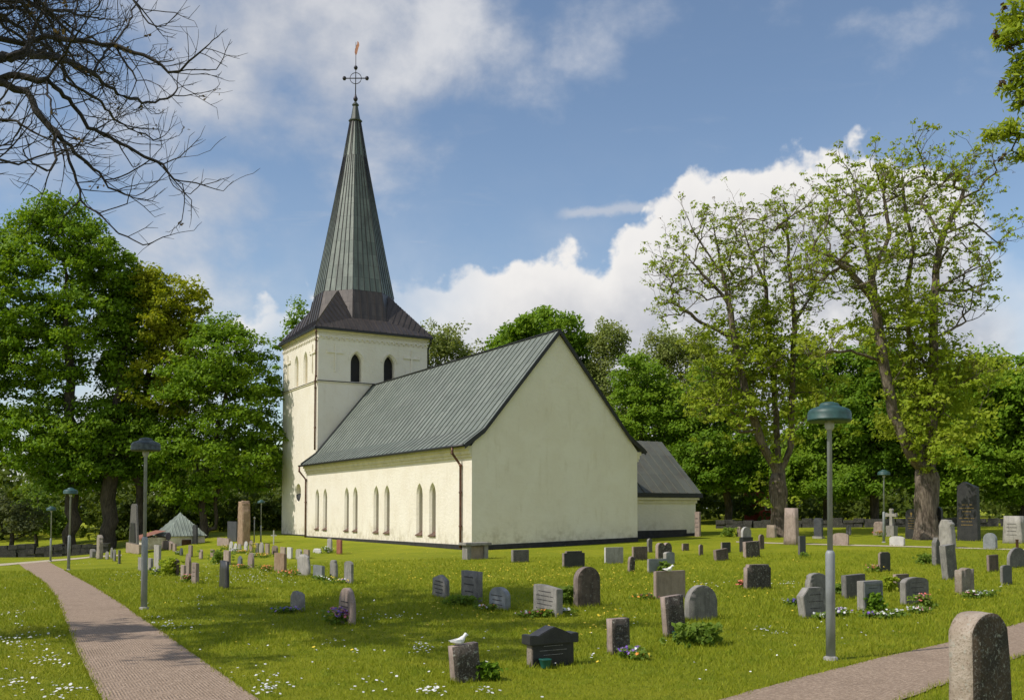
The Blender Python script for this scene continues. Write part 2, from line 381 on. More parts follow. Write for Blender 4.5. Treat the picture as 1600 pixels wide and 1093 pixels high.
# ------------------------------------------------------------------ ground
def gravel(name, c1, c2, rake=True):
    m, t, b = newmat(name)
    v = t.new('ShaderNodeTexCoord').outputs['Object']; uv = t.new('ShaderNodeUVMap').outputs[0]
    fine = t.noise(v, 30, 5, .85); peb = t.new('ShaderNodeTexVoronoi'); t.put(peb.inputs['Vector'], v); peb.inputs['Scale'].default_value = 26
    big = t.noise(v, .8, 5, .6)
    c = t.mix(t.sstep(fine, .3, .7), c1, c2); c = t.mix(t.math('MULTIPLY', t.sstep(peb.outputs['Color'], .45, .9), .6), c, tuple(x*1.3 for x in c2))
    c = t.mix(t.math('MULTIPLY', t.sstep(t.noise(v, 55, 3, .9), .5, .66), .55), c, tuple(x*.5 for x in c1))
    c = t.mix(t.math('MULTIPLY', t.sstep(big, .5, .75), .35), c, tuple(x*.72 for x in c1))
    t.put(b.inputs['Base Color'], c); b.inputs['Roughness'].default_value = .95; b.inputs['Specular IOR Level'].default_value = .2
    sep = t.new('ShaderNodeSeparateXYZ'); t.l.new(uv, sep.inputs[0])
    wob = t.math('MULTIPLY', t.noise(v, 1.2, 3), 1.6)
    w = t.math('SINE', t.math('MULTIPLY', t.math('ADD', sep.outputs[0], t.math('MULTIPLY', wob, .05)), 2*math.pi/.14))
    h = t.math('ADD', t.math('MULTIPLY', fine, .9), t.math('MULTIPLY', t.math('MULTIPLY', w, t.sstep(t.noise(v, 2.5, 3), .3, .7)), .26 if rake else 0)); h = t.math('ADD', h, t.math('MULTIPLY', peb.outputs['Distance'], .5))
    bump(t, b, h, .9, .02)
    return m
M['gravel'] = gravel('raked_gravel', (.275, .195, .135), (.42, .315, .23))
M['gravel2'] = gravel('pale_gravel', (.42, .36, .25), (.54, .47, .34), False)
def grassmat():
    m, t, b = newmat('mown_grass'); v = t.new('ShaderNodeTexCoord').outputs['Object']
    n1 = t.noise(v, .22, 5, .6, .6); n2 = t.noise(v, 1.7, 5, .65); n3 = t.noise(t.mapping(v, (1, 1, 1)), 26, 4, .8)
    c = t.mix(t.sstep(n1, .32, .68), (.255, .295, .011), (.345, .355, .018))
    c = t.mix(t.math('MULTIPLY', t.sstep(n2, .45, .72), .55), c, (.17, .24, .011))
    c = t.mix(t.math('MULTIPLY', t.sstep(n3, .48, .70), .55), c, (.060, .085, .004))
    dry = t.noise(v, .6, 6, .7); c = t.mix(t.math('MULTIPLY', t.sstep(dry, .60, .76), .35), c, (.20, .18, .045))
    t.put(b.inputs['Base Color'], c); b.inputs['Roughness'].default_value = .9; b.inputs['Specular IOR Level'].default_value = .15
    bump(t, b, t.math('ADD', n3, t.math('MULTIPLY', n2, 1.2)), .9, .09)
    return m
M['grass'] = grassmat()
def axis(lims):
    out = []
    for a, b, st in lims: out += list(np.arange(a, b, st))
    return np.array(out+[lims[-1][1]], float)
gx = axis([(-3000, -300, 450), (-300, -60, 20), (-60, 60, 1.25), (60, 300, 20), (300, 3000, 450)])
gy = axis([(-1500, -60, 240), (-60, 4, 8), (4, 110, 1.25), (110, 300, 19), (300, 4800, 450)])
X, Y = np.meshgrid(gx, gy); Z = gz(X, Y)
vv = np.stack([X.ravel(), Y.ravel(), Z.ravel()], 1); nx = len(gx)
ff = [(j*nx+i, j*nx+i+1, (j+1)*nx+i+1, (j+1)*nx+i) for j in range(len(gy)-1) for i in range(nx-1)]
me = bpy.data.meshes.new('lawn'); me.from_pydata(vv.tolist(), [], ff); me.polygons.foreach_set('use_smooth', [True]*len(ff))
tag(put('lawn', me, M['grass']), kind='structure')

POLYS = []
def strip(name, Lp, Rp, mat, lift=.02, n=60, na=10):
    """a path between two edges given as world points"""
    def res(P):
        P = [Vector((p[0], p[1], 0)) for p in P]; d = [0]
        for a, b in zip(P, P[1:]): d.append(d[-1]+(b-a).length)
        out = []
        for k in range(n+1):
            s = d[-1]*k/n; i = max(j for j in range(len(d)) if d[j] <= s+1e-9); i = min(i, len(P)-2)
            f = (s-d[i])/(d[i+1]-d[i]); out.append(P[i].lerp(P[i+1], f))
        for _ in range(4): out = [out[0]]+[(out[i-1]+out[i]*2+out[i+1])/4 for i in range(1, n)]+[out[-1]]
        return out
    A, B = res(Lp), res(Rp); rng = random.Random(3)
    POLYS.append(np.array([(p.x, p.y) for p in A]+[(p.x, p.y) for p in reversed(B)]))
    vs = []; uvs = []; run = 0
    for k in range(n+1):
        if k: run += (A[k]-A[k-1]).length
        for j in range(na+1):
            p = A[k].lerp(B[k], j/na); e = rng.uniform(-.045, .045) if j in (0, na) else 0
            p = p+(B[k]-A[k]).normalized()*e
            vs.append((p.x, p.y, gzf(p.x, p.y)+lift)); uvs.append(((B[k]-A[k]).length*j/na, run))
    fs = [(k*(na+1)+j, k*(na+1)+j+1, (k+1)*(na+1)+j+1, (k+1)*(na+1)+j) for k in range(n) for j in range(na)]
    me = bpy.data.meshes.new(name); me.from_pydata(vs, [], fs); uvl = me.uv_layers.new(name='UVMap')
    for lp in me.loops: uvl.data[lp.index].uv = uvs[lp.vertex_index]
    me.polygons.foreach_set('use_smooth', [True]*len(fs))
    return tag(put(name, me, mat), kind='structure')
def ext(a, b, k): return b+(b-a)*k
e1 = [gp(30, 881), gp(45, 893), gp(66, 908), gp(88, 935), gp(101, 968), gp(118, 1015), gp(160, 1093)]; e1.append(ext(e1[-2], e1[-1], 3.2))
e2 = [gp(74, 877), gp(102, 891), gp(150, 918), gp(200, 951), gp(262, 994), gp(330, 1042), gp(403, 1093)]; e2.append(ext(e2[-2], e2[-1], 3.2))
strip('gravel_path', e1, e2, M['gravel'])
e1 = [gp(1128, 1093), gp(1210, 1070), gp(1300, 1047), gp(1400, 1022), gp(1500, 1000), gp(1600, 972), gp(1720, 942)]; e1 = [ext(e1[1], e1[0], 2.5)]+e1
e2 = [gp(1412, 1093), gp(1450, 1079), gp(1490, 1064), gp(1540, 1046), gp(1600, 1024), gp(1720, 985)]; e2 = [ext(e2[1], e2[0], 7)]+e2
strip('gravel_walk', e1, e2, M['gravel'])
strip('far_gravel_path', [gp(-70, 886), gp(20, 879), gp(80, 874), gp(145, 868.5), gp(190, 866)], [gp(-70, 890), gp(20, 882), gp(80, 876.5), gp(145, 870.5), gp(190, 868)], M['gravel2'])
strip('pale_gravel_strip', [gp(1150, 845.5), gp(1230, 848), gp(1330, 850.5), gp(1430, 853), gp(1640, 859)], [gp(1150, 847), gp(1230, 849.6), gp(1330, 852.5), gp(1430, 854.6), gp(1640, 860.7)], M['gravel2'])

# ------------------------------------------------------------------ the church
church = empty('church', N0, 'whitewashed medieval church with tall green copper spire and steep grey roof', 'church')
def CW(a, b, z): return N0+U*a+V*b+Vector((0, 0, z))
W_, L_ = 12.03, 30.8; TR, TT = .93, 10.42
EAVE = 6.15; RIDGE = 13.46
def lancet(cx, z0, w, h, n=7):
    p = [(cx-w/2, z0), (cx+w/2, z0)]; r = w*1.0; sp = z0+h-r*.866
    for k in range(n+1):
        a = R_(60)*k/n; p.append((cx-w/2+r*math.cos(a), sp+r*math.sin(a)))
    for k in range(1, n+1):
        a = R_(60)*(1-k/n); p.append((cx+w/2-r*math.cos(a), sp+r*math.sin(a)))
    return p
def disc(cx, cz, r, n=28): return [(cx+r*math.cos(2*math.pi*k/n), cz+r*math.sin(2*math.pi*k/n)) for k in range(n)]
def panel(mb, o, ax, inw, outline, holes, depth=.5, cham=.10):
    """a flat wall with real openings: splayed edge, then a straight reveal"""
    az = Vector((0, 0, 1)); P = lambda q, d=0: o+ax*q[0]+az*q[1]+inw*d
    big = []
    for h in holes:
        cx = sum(p[0] for p in h)/len(h); cz = sum(p[1] for p in h)/len(h); g = []
        n = len(h)
        for i in range(n):
            a, b, c = Vector(h[i-1]), Vector(h[i]), Vector(h[(i+1) % n])
            n1 = Vector(((b-a).y, -(b-a).x)).normalized(); n2 = Vector(((c-b).y, -(c-b).x)).normalized(); nn = (n1+n2)
            nn = nn/max(nn.length_squared/2, .4) if nn.length > .01 else n1
            g.append(tuple(b+nn*cham))
        big.append(g)
    loops = [[Vector((p[0], p[1], 0)) for p in outline]]+[[Vector((p[0], p[1], 0)) for p in g] for g in big]
    flat = [p for l in loops for p in l]
    for tri in tessellate_polygon(loops): mb.face([P(flat[i]) for i in tri])
    for h, g in zip(holes, big):
        n = len(h)
        for i in range(n):
            j = (i+1) % n
            mb.face([P(g[i]), P(g[j]), P(h[j], cham*1.3), P(h[i], cham*1.3)])
            mb.face([P(h[i], cham*1.3), P(h[j], cham*1.3), P(h[j], depth), P(h[i], depth)])
def poly_plate(mb, o, ax, inw, pts, d):
    mb.face([o+ax*p[0]+Vector((0, 0, p[1]))+inw*d for p in pts])

# nave walls
nave = MB(); O = CW(0, 0, 0)
wins = []
for px in (495.4, 507.8, 541.5, 555, 587.6, 604.5, 655.3, 675.6):
    s = along(CW(0, 0, 2), U, px); wins.append(s)
ZS, ZT = .80, 3.95; WW = .74
holes = [lancet(s, ZS, WW, ZT-ZS) for s in wins]
panel(nave, O, U, V, [(0, -.6), (L_, -.6), (L_, EAVE), (0, EAVE)], holes, .72, .12)
g0 = CW(0, 0, 0); gab = [(0, -.6), (W_, -.6), (W_, EAVE), (W_/2, RIDGE-.18), (0, EAVE)]
poly_plate(nave, g0, V, U, gab, 0); poly_plate(nave, CW(L_, 0, 0), V, U, gab, 0)
nave.face([CW(0, W_, -.6), CW(L_, W_, -.6), CW(L_, W_, EAVE), CW(0, W_, EAVE)])
nave.build('nave_wall', M['plaster'], church, True)
for s, h in zip(wins, holes):
    mb = MB(); poly_plate(mb, O, U, V, [(p[0], p[1]) for p in h], .69)
    w = mb.build('window', M['glass'], church, True)
    mb = MB(); a, b = s-WW/2, s+WW/2
    for x0, x1 in ((s-.02, s+.02),): mb.box(O+U*x0+V*.65+Vector((0, 0, ZS)), U*(x1-x0), V*.03, Vector((0, 0, ZT-ZS-.15)))
    for k in range(1, 5): mb.box(O+U*a+V*.66+Vector((0, 0, ZS+k*.58)), U*(b-a), V*.02, Vector((0, 0, .03)))
    mb.build('frame', M['copperpipe'], w).parent = w
    mb = MB()   # sloping sheet-copper sill that sticks out of the wall
    q = [CW(a-.14, -.10, ZS-.10), CW(b+.14, -.10, ZS-.10), CW(b+.14, -.10, ZS-.03), CW(a-.14, -.10, ZS-.03)]
    mb.face([CW(a-.13, -.09, ZS-.06), CW(b+.13, -.09, ZS-.06), CW(b, .68, ZS+.40), CW(a, .68, ZS+.40)])
    mb.face([CW(a-.13, -.09, ZS-.06), CW(a, .68, ZS+.40), CW(a, .68, ZS-.06)]); mb.face([CW(b+.13, -.09, ZS-.06), CW(b, .68, ZS+.40), CW(b, .68, ZS-.06)])
    mb.face([CW(a-.13, -.09, ZS-.13), CW(b+.13, -.09, ZS-.13), CW(b+.13, -.09, ZS-.06), CW(a-.13, -.09, ZS-.06)])
    mb.build('sill', M['sillm'], w).parent = w
for o in list(church.children):
    if o.name.startswith('window'):
        for c in o.children:
            c.data.transform(Matrix.Translation(-N0))
# plinths: tops follow the ground
def plinth_run(mb, a0, b0, a1, b1, out, z0, z1, base=-.8):
    p, q = CW(a0, b0, 0), CW(a1, b1, 0)
    o = out*.035
    A = [p+Vector((0, 0, base)), q+Vector((0, 0, base)), q+Vector((0, 0, z1)), p+Vector((0, 0, z0))]
    B = [x+o for x in A]; 
    mb.face(B); mb.face([A[3], A[2], B[2]+Vector((0, 0, -.02)), B[3]+Vector((0, 0, -.02))])
    mb.face([A[0], A[3], B[3], B[0]]); mb.face([A[1], A[2], B[2], B[1]])
pl = MB()
plinth_run(pl, 0, 0, L_, 0, -V, .30, .12); plinth_run(pl, 0, -.03, 0, W_+.03, -U, .28, .60)
plinth_run(pl, L_+.3, TR, L_+TT, TR, -V, .15, .05)
# cornice under the nave eaves: three stepped bands
co = MB()
for z, h, d in ((5.45, .18, .10), (5.63, .24, .20), (5.87, .22, .33)):
    co.box(CW(-.02, -d, z), U*(L_+.02), V*(d-.003), Vector((0, 0, h)))
    co.box(CW(-.02, W_+.003, z), U*(L_+.02), V*(d-.003), Vector((0, 0, h)))
co.build('cornice', M['trim'], church, True)

def uvquad(faces, name, mat, seams=None, extra=None):
    """faces: (pts, seam spacing, up direction) -> sheet roof with UVs in metres and standing seams"""
    bm = bmesh.new(); uvl = bm.loops.layers.uv.new('UVMap')
    for pts, sp in faces:
        pts = [Vector(p) for p in pts]; o = pts[0]; ex = (pts[1]-pts[0]).normalized(); nrm = (pts[1]-pts[0]).cross(pts[-1]-pts[0]).normalized(); ey = nrm.cross(ex)
        vs = [bm.verts.new(p) for p in pts]; f = bm.faces.new(vs)
        mid = (pts[1]-pts[0]).length/2
        for l in f.loops:
            d = l.vert.co-o; l[uvl].uv = (d.dot(ex)-mid+20, d.dot(ey)+20)
        if sp:
            seg = [((p-o).dot(ex), (p-o).dot(ey)) for p in pts]
            x = sp*.5
            xmax = max(s[0] for s in seg); xmin = min(s[0] for s in seg); x = xmin+sp*.5
            while x < xmax-.05:
                ys = []
                for i in range(len(seg)):
                    (xa, ya), (xb, yb) = seg[i], seg[(i+1) % len(seg)]
                    if (xa-x)*(xb-x) < 0: ys.append(ya+(yb-ya)*(x-xa)/(xb-xa))
                if len(ys) >= 2 and max(ys)-min(ys) > .15:
                    y0, y1 = min(ys), max(ys); up = nrm if nrm.z > 0 else -nrm
                    c = [o+ex*(x+dx)+ey*yy+up*hh for yy in (y0, y1) for dx, hh in ((-.024, .002), (-.018, .055), (.018, .055), (.024, .002))]
                    b = [bm.verts.new(p) for p in c]
                    for q in ((0, 1, 5, 4), (1, 2, 6, 5), (2, 3, 7, 6), (0, 3, 2, 1), (4, 5, 6, 7)):
                        g = bm.faces.new([b[k] for k in q])
                        for l in g.loops: l[uvl].uv = (.3, .3)
                x += sp
    me = bpy.data.meshes.new(name); bm.to_mesh(me); bm.free()
    return put(name, me, mat, church, True)
a0, a1 = -.16, L_-.02; OV = .55; KZ = 1.05
zk = EAVE+.02+ (RIDGE-EAVE)*.10
def slope_pts(side):
    s = 1 if side == 0 else -1; b = lambda q: q if side == 0 else W_-q
    e, k, r = (b(-OV), EAVE+.02), (b(.75), EAVE+.98), (b(W_/2), RIDGE)
    return e, k, r
rf = []
for side in (0, 1):
    e, k, r = slope_pts(side)
    rf.append(([CW(a0, *e), CW(a1, *e), CW(a1, *k), CW(a0, *k)], .72)); rf.append(([CW(a0, *k), CW(a1, *k), CW(a1, *r), CW(a0, *r)], .72))
nroof = uvquad(rf, 'nave_roof', M['roof'])
ve = MB()
for side in (0, 1):
    e, k, r = slope_pts(side); pr = [e, k, r]
    for (aa, w) in ((a0-.07, .08), (L_-.36, .34)):
        for p, q in zip(pr, pr[1:]):
            A, B = CW(aa, *p), CW(aa, *q); dn = Vector((0, 0, -.26 if aa < 1 else -.10)); up = Vector((0, 0, .05 if aa < 1 else .16))
            ve.box(A+dn, B-A, U*w, up-dn)
ve.box(CW(a0-.02, W_/2-.13, RIDGE-.02), U*(a1-a0), V*.26, Vector((0, 0, .07)))
ve.build('verge_flashing', M['iron'], church, True)
gu = MB()
for side in (0, 1):
    b = -OV-.07 if side == 0 else W_+OV+.07
    pts = [CW(a0+(a1-a0+.25)*k/12, b, EAVE-.05) for k in range(13)]
    gu.tube(pts, .085, 8)
gu.box(CW(a0, -OV-.03, EAVE-.10), U*(a1-a0+.2), V*.10, Vector((0, 0, .10)))
gu.build('gutter', M['iron'], church, True)
def pipe(pts, name='downpipe', mat='copperpipe', r=.06):
    mb = MB(); mb.tube(pts, r, 8)
    for p in pts[1:-1]: mb.tube([Vector(p)-Vector((0, 0, .05)), Vector(p)+Vector((0, 0, .05))], r*1.35, 8)
    return mb.build(name, M[mat], church, True)
s1 = along(CW(0, 0, 3), U, 721)
pipe([CW(s1, -OV-.07, EAVE-.08), CW(s1, -OV-.07, EAVE-.45), CW(s1-.1, -.12, EAVE-1.15), CW(s1-.1, -.12, 3.4), CW(s1-.1, -.12, 1.4), CW(s1-.1, -.12, .1)], r=.075)
pipe([CW(L_+.1, -OV-.07, EAVE-.08), CW(L_+.1, -OV-.07, EAVE-.5), CW(L_-.15, -.12, EAVE-1.2), CW(L_-.15, -.12, 3), CW(L_-.15, -.12, -.1)], r=.075)

# tower
ZC = 18.28; ZB = 13.6
def TW(a, b, z): return CW(L_+a, TR+b, z)
tw = MB()
# south face (origin at the near corner, running along U) and east face (running along V)
so_ = []
for x0, x1 in ((459, 467.5), (473, 481.5)):
    c = along(TW(0, 0, 15), U, (x0+x1)/2); so_.append(c)
zb0 = zat(TW(so_[0], 0, 0), 601); 
southb = [lancet(c, ZB+.14, .95, 2.75) for c in so_]
eb = [along(TW(0, 0, 15), V, 557), along(TW(0, 0, 15), V, 608.5)]
eastb = [lancet(c, ZB+.10, .98, 2.55) for c in eb]
rx = along(TW(0, 0, 4), U, 466); rz = 3.9; rnd = disc(rx, rz, .78)
SQ = [(0, -.6), (TT, -.6), (TT, ZB), (0, ZB)]; SQB = [(0, ZB), (TT, ZB), (TT, ZC), (0, ZC)]
panel(tw, TW(0, 0, 0), U, V, SQ, [rnd], .45, .05)
panel(tw, TW(0, 0, 0), U, V, SQB, southb, .45, .12)
panel(tw, TW(0, 0, 0), V, U, SQ, [], .5)
panel(tw, TW(0, 0, 0), V, U, SQB, eastb, .6, .10)
panel(tw, TW(TT, 0, 0), V, -U, SQ[:2]+SQB[2:], [], .5); panel(tw, TW(0, TT, 0), U, -V, SQ[:2]+SQB[2:], [], .5)
tw.build('tower_wall', M['plaster'], church, True)
for h in southb:
    mb = MB(); poly_plate(mb, TW(0, 0, 0), U, V, h, .42); mb.build('blind_window', M['trim'], church, True)
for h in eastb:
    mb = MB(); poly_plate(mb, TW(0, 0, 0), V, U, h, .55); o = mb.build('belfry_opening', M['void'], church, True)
    mb = MB(); cx = sum(p[0] for p in h)/len(h)      # raised moulding round the arch
    big = [(cx+(p[0]-cx)*1.62, p[1]+(.28 if p[1] > ZB+1 else 0)) for p in h if p[1] > ZB+1.2]
    mid_ = [(cx+(p[0]-cx)*1.38, p[1]+(.16 if p[1] > ZB+1 else 0)) for p in h if p[1] > ZB+1.2]
    for (A, B, C, D) in zip(big, big[1:], mid_[1:], mid_):
        P = lambda q, d: TW(0, q[0], q[1])-U*d
        mb.face([P(A, .07), P(B, .07), P(C, .07), P(D, .07)]); mb.face([P(A, 0), P(B, 0), P(B, .07), P(A, .07)]); mb.face([P(D, 0), P(C, 0), P(C, .07), P(D, .07)])
    mb.build('arch_moulding', M['plaster'], church, True)
mb = MB(); poly_plate(mb, TW(0, 0, 0), U, V, rnd, .43); rw = mb.build('round_window', M['trim'], church, True)
mb = MB(); half = [(p[0], min(p[1], rz-.05)) for p in rnd]
mb.face([TW(p[0], .40 if p[1] > rz-.1 else .05, p[1]) for p in half if p[1] < rz-.04])
mb.build('round_window_sill', M['plinth'], church, True)
plinth_run(pl, L_+TT, TR+TT, L_+TT, TR, U, .3, .3)
# belt course and cornice of the tower, frieze of small arches, relief crosses
bl = MB()
for z, h, d in ((ZB-.14, .14, .07),):
    bl.box(TW(-d, -d, z), V*(TT+2*d), U*d*.98, Vector((0, 0, h))); bl.box(TW(-.0, -d, z), U*(TT+d), V*d*.98, Vector((0, 0, h)))
bl.build('belt_course', M['trim'], church, True)
cap = MB()
cap.face([TW(-.1, -.1, ZB+.005), TW(TT+.1, -.1, ZB+.005), TW(TT, 0, ZB+.05), TW(0, 0, ZB+.05)]); cap.face([TW(-.1, -.1, ZB+.005), TW(-.1, TT+.1, ZB+.005), TW(0, TT, ZB+.05), TW(0, 0, ZB+.05)])
cap.box(TW(-.1, -.1, ZB-.035), V*(TT+.2), U*.02, Vector((0, 0, .045))); cap.box(TW(-.08, -.1, ZB-.035), U*(TT+.1), V*.02, Vector((0, 0, .045)))
cap.build('belt_flashing', M['iron'], church, True)
cn = MB()
for z, h, d in ((ZC-.42, .16, .10), (ZC-.26, .26, .24)):
    cn.box(TW(-d, -d, z), V*(TT+2*d), U*(d-.002), Vector((0, 0, h))); cn.box(TW(0, -d, z), U*(TT+d), V*(d-.002), Vector((0, 0, h)))
    cn.box(TW(TT+.002, -d, z), V*(TT+2*d), U*(d-.002), Vector((0, 0, h))); cn.box(TW(0, TT+.002, z), U*(TT+d), V*(d-.002), Vector((0, 0, h)))
cn.build('tower_cornice', M['trim'], church, True)
fr = MB()
def arches(P, out):
    n = 22; w = TT/n
    for k in range(n):
        c = w*(k+.5); pts = []
        for j in range(7):
            a = math.pi*j/6; pts.append((c-w*.36*math.cos(a), ZC-1.02+w*.5*math.sin(a)))
        o2 = [(c+(p[0]-c)*1.38, p[1]+.085) for p in pts]
        for A, B, C, D in zip(pts, pts[1:], o2[1:], o2):
            q = lambda p, d: P(p[0], p[1])+out*d
            fr.face([q(A, .10), q(B, .10), q(C, .10), q(D, .10)]); fr.face([q(A, 0), q(B, 0), q(B, .10), q(A, .10)]); fr.face([q(D, 0), q(C, 0), q(C, .10), q(D, .10)])
    m = 70
    for k in range(m):
        x = TT*k/m; fr.box(P(x, ZC-.56)+out*.002, (P(1, 0)-P(0, 0))*(TT/m*.55), out*.06, Vector((0, 0, .10)))
arches(lambda x, z: TW(0, x, z), -U); arches(lambda x, z: TW(x, 0, z), -V)
fr.build('arch_frieze', M['plaster'], church, True)
def relief(P, D, out, cx, cz, w=1.6, h=2.6):
    mb = MB(); t = .11
    for x0, z0, x1, z1 in ((cx-w/2, cz+.10, cx+w/2, cz+.24), (cx-.06, cz-h*.6, cx+.06, cz+.099), (cx-.06, cz+.241, cx+.06, cz+h*.36)):
        mb.box(P(x0, z0), D*(x1-x0), out*t, Vector((0, 0, z1-z0)))
    for sx in (-1, 1): mb.box(P(cx+sx*w/2-(.12 if sx > 0 else 0), cz+.241), D*.12, out*t, Vector((0, 0, .14)))
    mb.build('relief_cross', M['plaster'], church, True)
for px in (524, 643): relief(lambda x, z: TW(0, x, z), V, -U, along(TW(0, 0, 16), V, px), 16.0)
for px in (450.5, 489): relief(lambda x, z: TW(x, 0, z), U, -V, along(TW(0, 0, 16), U, px), 16.0)
pipe([TW(-.28, -.28, ZC-.15), TW(-.3, -.3, ZC-.45), TW(.2, -.12, ZC-1.15), TW(.2, -.12, ZB+.4), TW(.15, -.2, ZB-.05), TW(.35, -.12, ZB-.6), TW(.35, -.12, 9.5), TW(.35, -.12, 7.55)], r=.075)
pipe([TW(-.28, TT+.2, ZC-.1), TW(-.2, TT+.3, ZC-.5), TW(.1, TT+.15, ZC-1), TW(.1, TT+.15, ZB-1)], 'downpipe', 'iron', .07)
# spire: flared square skirt, broaches, octagon
TC = TW(TT/2, TT/2, 0); E_ = TT/2+.42
def SPp(x, y, z): return TC+U*x+V*y+Vector((0, 0, z))
z0, z1, z2, zt = ZC-.02, ZC+1.35, ZC+4.1, zat(TC, 190)
bA = 4.05; oc = lambda ap, z: [SPp(ap/math.cos(R_(22.5))*math.cos(R_(22.5+45*k)), ap/math.cos(R_(22.5))*math.sin(R_(22.5+45*k)), z) for k in range(8)]
ring1 = oc(bA, z1); E4 = [SPp(E_*sx, E_*sy, z0) for sx, sy in ((1, 1), (-1, 1), (-1, -1), (1, -1))]
prof = [(bA, z1), (3.45, z1+2.75), (2.78, z1+(zt-z1)*.32), (1.78, z1+(zt-z1)*.60), (1.02, z1+(zt-z1)*.82), (.46, zt)]
rings = [oc(a, z) for a, z in prof]
sk = []
# cardinal skirt trapezoids: k is the octagon vertex pair (22.5+45k)
for c, (i, j) in enumerate(((7, 0), (1, 2), (3, 4), (5, 6))):
    ec = {0: (E4[3], E4[0]), 1: (E4[0], E4[1]), 2: (E4[1], E4[2]), 3: (E4[2], E4[3])}[c]
    sk.append(([ec[0], ec[1], ring1[j], ring1[i]], .55))
for c, (i, j) in enumerate(((0, 1), (2, 3), (4, 5), (6, 7))):
    d = R_(45+90*c); apx = bA*.86
    Mx = SPp(apx*.915*math.cos(d), apx*.915*math.sin(d), z2)
    Mx = (rings[1][i]+rings[1][j])/2
    f1 = [E4[c], ring1[i], Mx]; f2 = [ring1[j], E4[c], Mx]
    sk.append((f1, .5)); sk.append((f2, .5))
for k in range(8): sk.append(([rings[0][k], rings[0][(k+1) % 8], rings[1][(k+1) % 8], rings[1][k]], .7 if k % 2 else 0))
uvquad(sk, 'spire_skirt', M['skirt'])
sp = []
for a, b in zip(rings[1:], rings[2:]):
    for k in range(8): sp.append(([a[k], a[(k+1) % 8], b[(k+1) % 8], b[k]], 0))
spire = uvquad(sp, 'spire', M['spire'])
sm = MB()
for k in range(8):
    for f in (0, .2, .4, .6, .8):
        pts = []
        for r in rings[1:]:
            p = r[k].lerp(r[(k+1) % 8], f); pts.append(TC*0+p)
        n = len(pts) if f in (0, .4, .6) else 4
        for p, q in zip(pts[:n], pts[1:n]):
            o = (p-Vector((TC.x, TC.y, p.z))).normalized(); sd = (q-p).cross(o).normalized()*.022
            sm.face([p-sd+o*.0, p-sd+o*.05, q-sd+o*.05, q-sd]); sm.face([p-sd+o*.05, p+sd+o*.05, q+sd+o*.05, q-sd+o*.05]); sm.face([p+sd+o*.05, p+sd, q+sd, q+sd+o*.05])
sm.build('spire_seams', M['skirt'], church, True)
ev = MB()
for a in range(4):
    p, q = E4[a], E4[(a+1) % 4]; inn = (SPp(0, 0, z0)-(p+q)/2).normalized()
    ev.box(p+Vector((0, 0, -.20)), q-p, inn*.12, Vector((0, 0, .185)))
    ev.face([p+Vector((0, 0, -.06)), q+Vector((0, 0, -.06)), q.lerp(SPp(0, 0, z0), .1)+Vector((0, 0, -.06)), p.lerp(SPp(0, 0, z0), .1)+Vector((0, 0, -.06))])
ev.build('tower_eaves', M['iron'], church, True)
ct = MB(); zz = zt
t2 = zat(TC, 165)
ct.loft([oc(.47, zt-.1), oc(.60, zt), oc(.60, zt+.1), oc(.44, zt+.12), oc(.22, t2-.1), oc(.30, t2), oc(.30, t2+.1), oc(.08, t2+.35)], True, 0, False)
ct.build('spire_cap', M['spire'], church, True)
cr = MB(); zx = zat(TC, 122.5); px1 = FPX/TC.y
top = zat(TC, 66)
cr.tube([SPp(0, 0, t2), SPp(0, 0, top)], [.06, .025], 6)
X_ = Vector((.99, -.12, 0))
# the arms stand across the view with a slight turn
ax = (V*.86-U*.5).normalized(); hw = 18/px1
cr.tube([TC+ax*-hw+Vector((0, 0, zx+.0)), TC+ax*hw+Vector((0, 0, zx))], .05, 6)
ringp = [TC+ax*(9/px1*math.cos(2*math.pi*k/24))+Vector((0, 0, zx+9/px1*math.sin(2*math.pi*k/24))) for k in range(25)]
cr.tube(ringp, .035, 6)
for c in (TC+ax*-hw+Vector((0, 0, zx)), TC+ax*hw+Vector((0, 0, zx)), SPp(0, 0, zat(TC, 106))):
    cr.lathe([(.01, -.2), (.13, -.16), (.2, 0), (.13, .16), (.01, .2)], c, 10)
cr.lathe([(.05, -.3), (.2, -.1), (.22, .05), (.1, .3), (.05, .55)], SPp(0, 0, zat(TC, 155)), 10)
cr.build('tower_cross', M['wrought'], church, True)
wv = MB(); zv = zat(TC, 88)
ol = [(0, 0), (-.12, .35), (-.06, .8), (.02, .75), (.02, 1.0), (.14, 1.25), (.12, 1.45), (.26, 1.38), (.33, 1.1), (.22, .72), (.12, .3)]
dv = ax
for s in (-.02, .02): wv.face([TC+dv*x+ax.cross(Vector((0, 0, 1)))*s+Vector((0, 0, zv+z)) for x, z in ol])
for i in range(len(ol)):
    A, B = ol[i-1], ol[i]; nn = ax.cross(Vector((0, 0, 1)))
    wv.face([TC+dv*A[0]+nn*-.02+Vector((0, 0, zv+A[1])), TC+dv*B[0]+nn*-.02+Vector((0, 0, zv+B[1])), TC+dv*B[0]+nn*.02+Vector((0, 0, zv+B[1])), TC+dv*A[0]+nn*.02+Vector((0, 0, zv+A[1]))])
wv.build('weather_vane', M['gilt'], church, True)
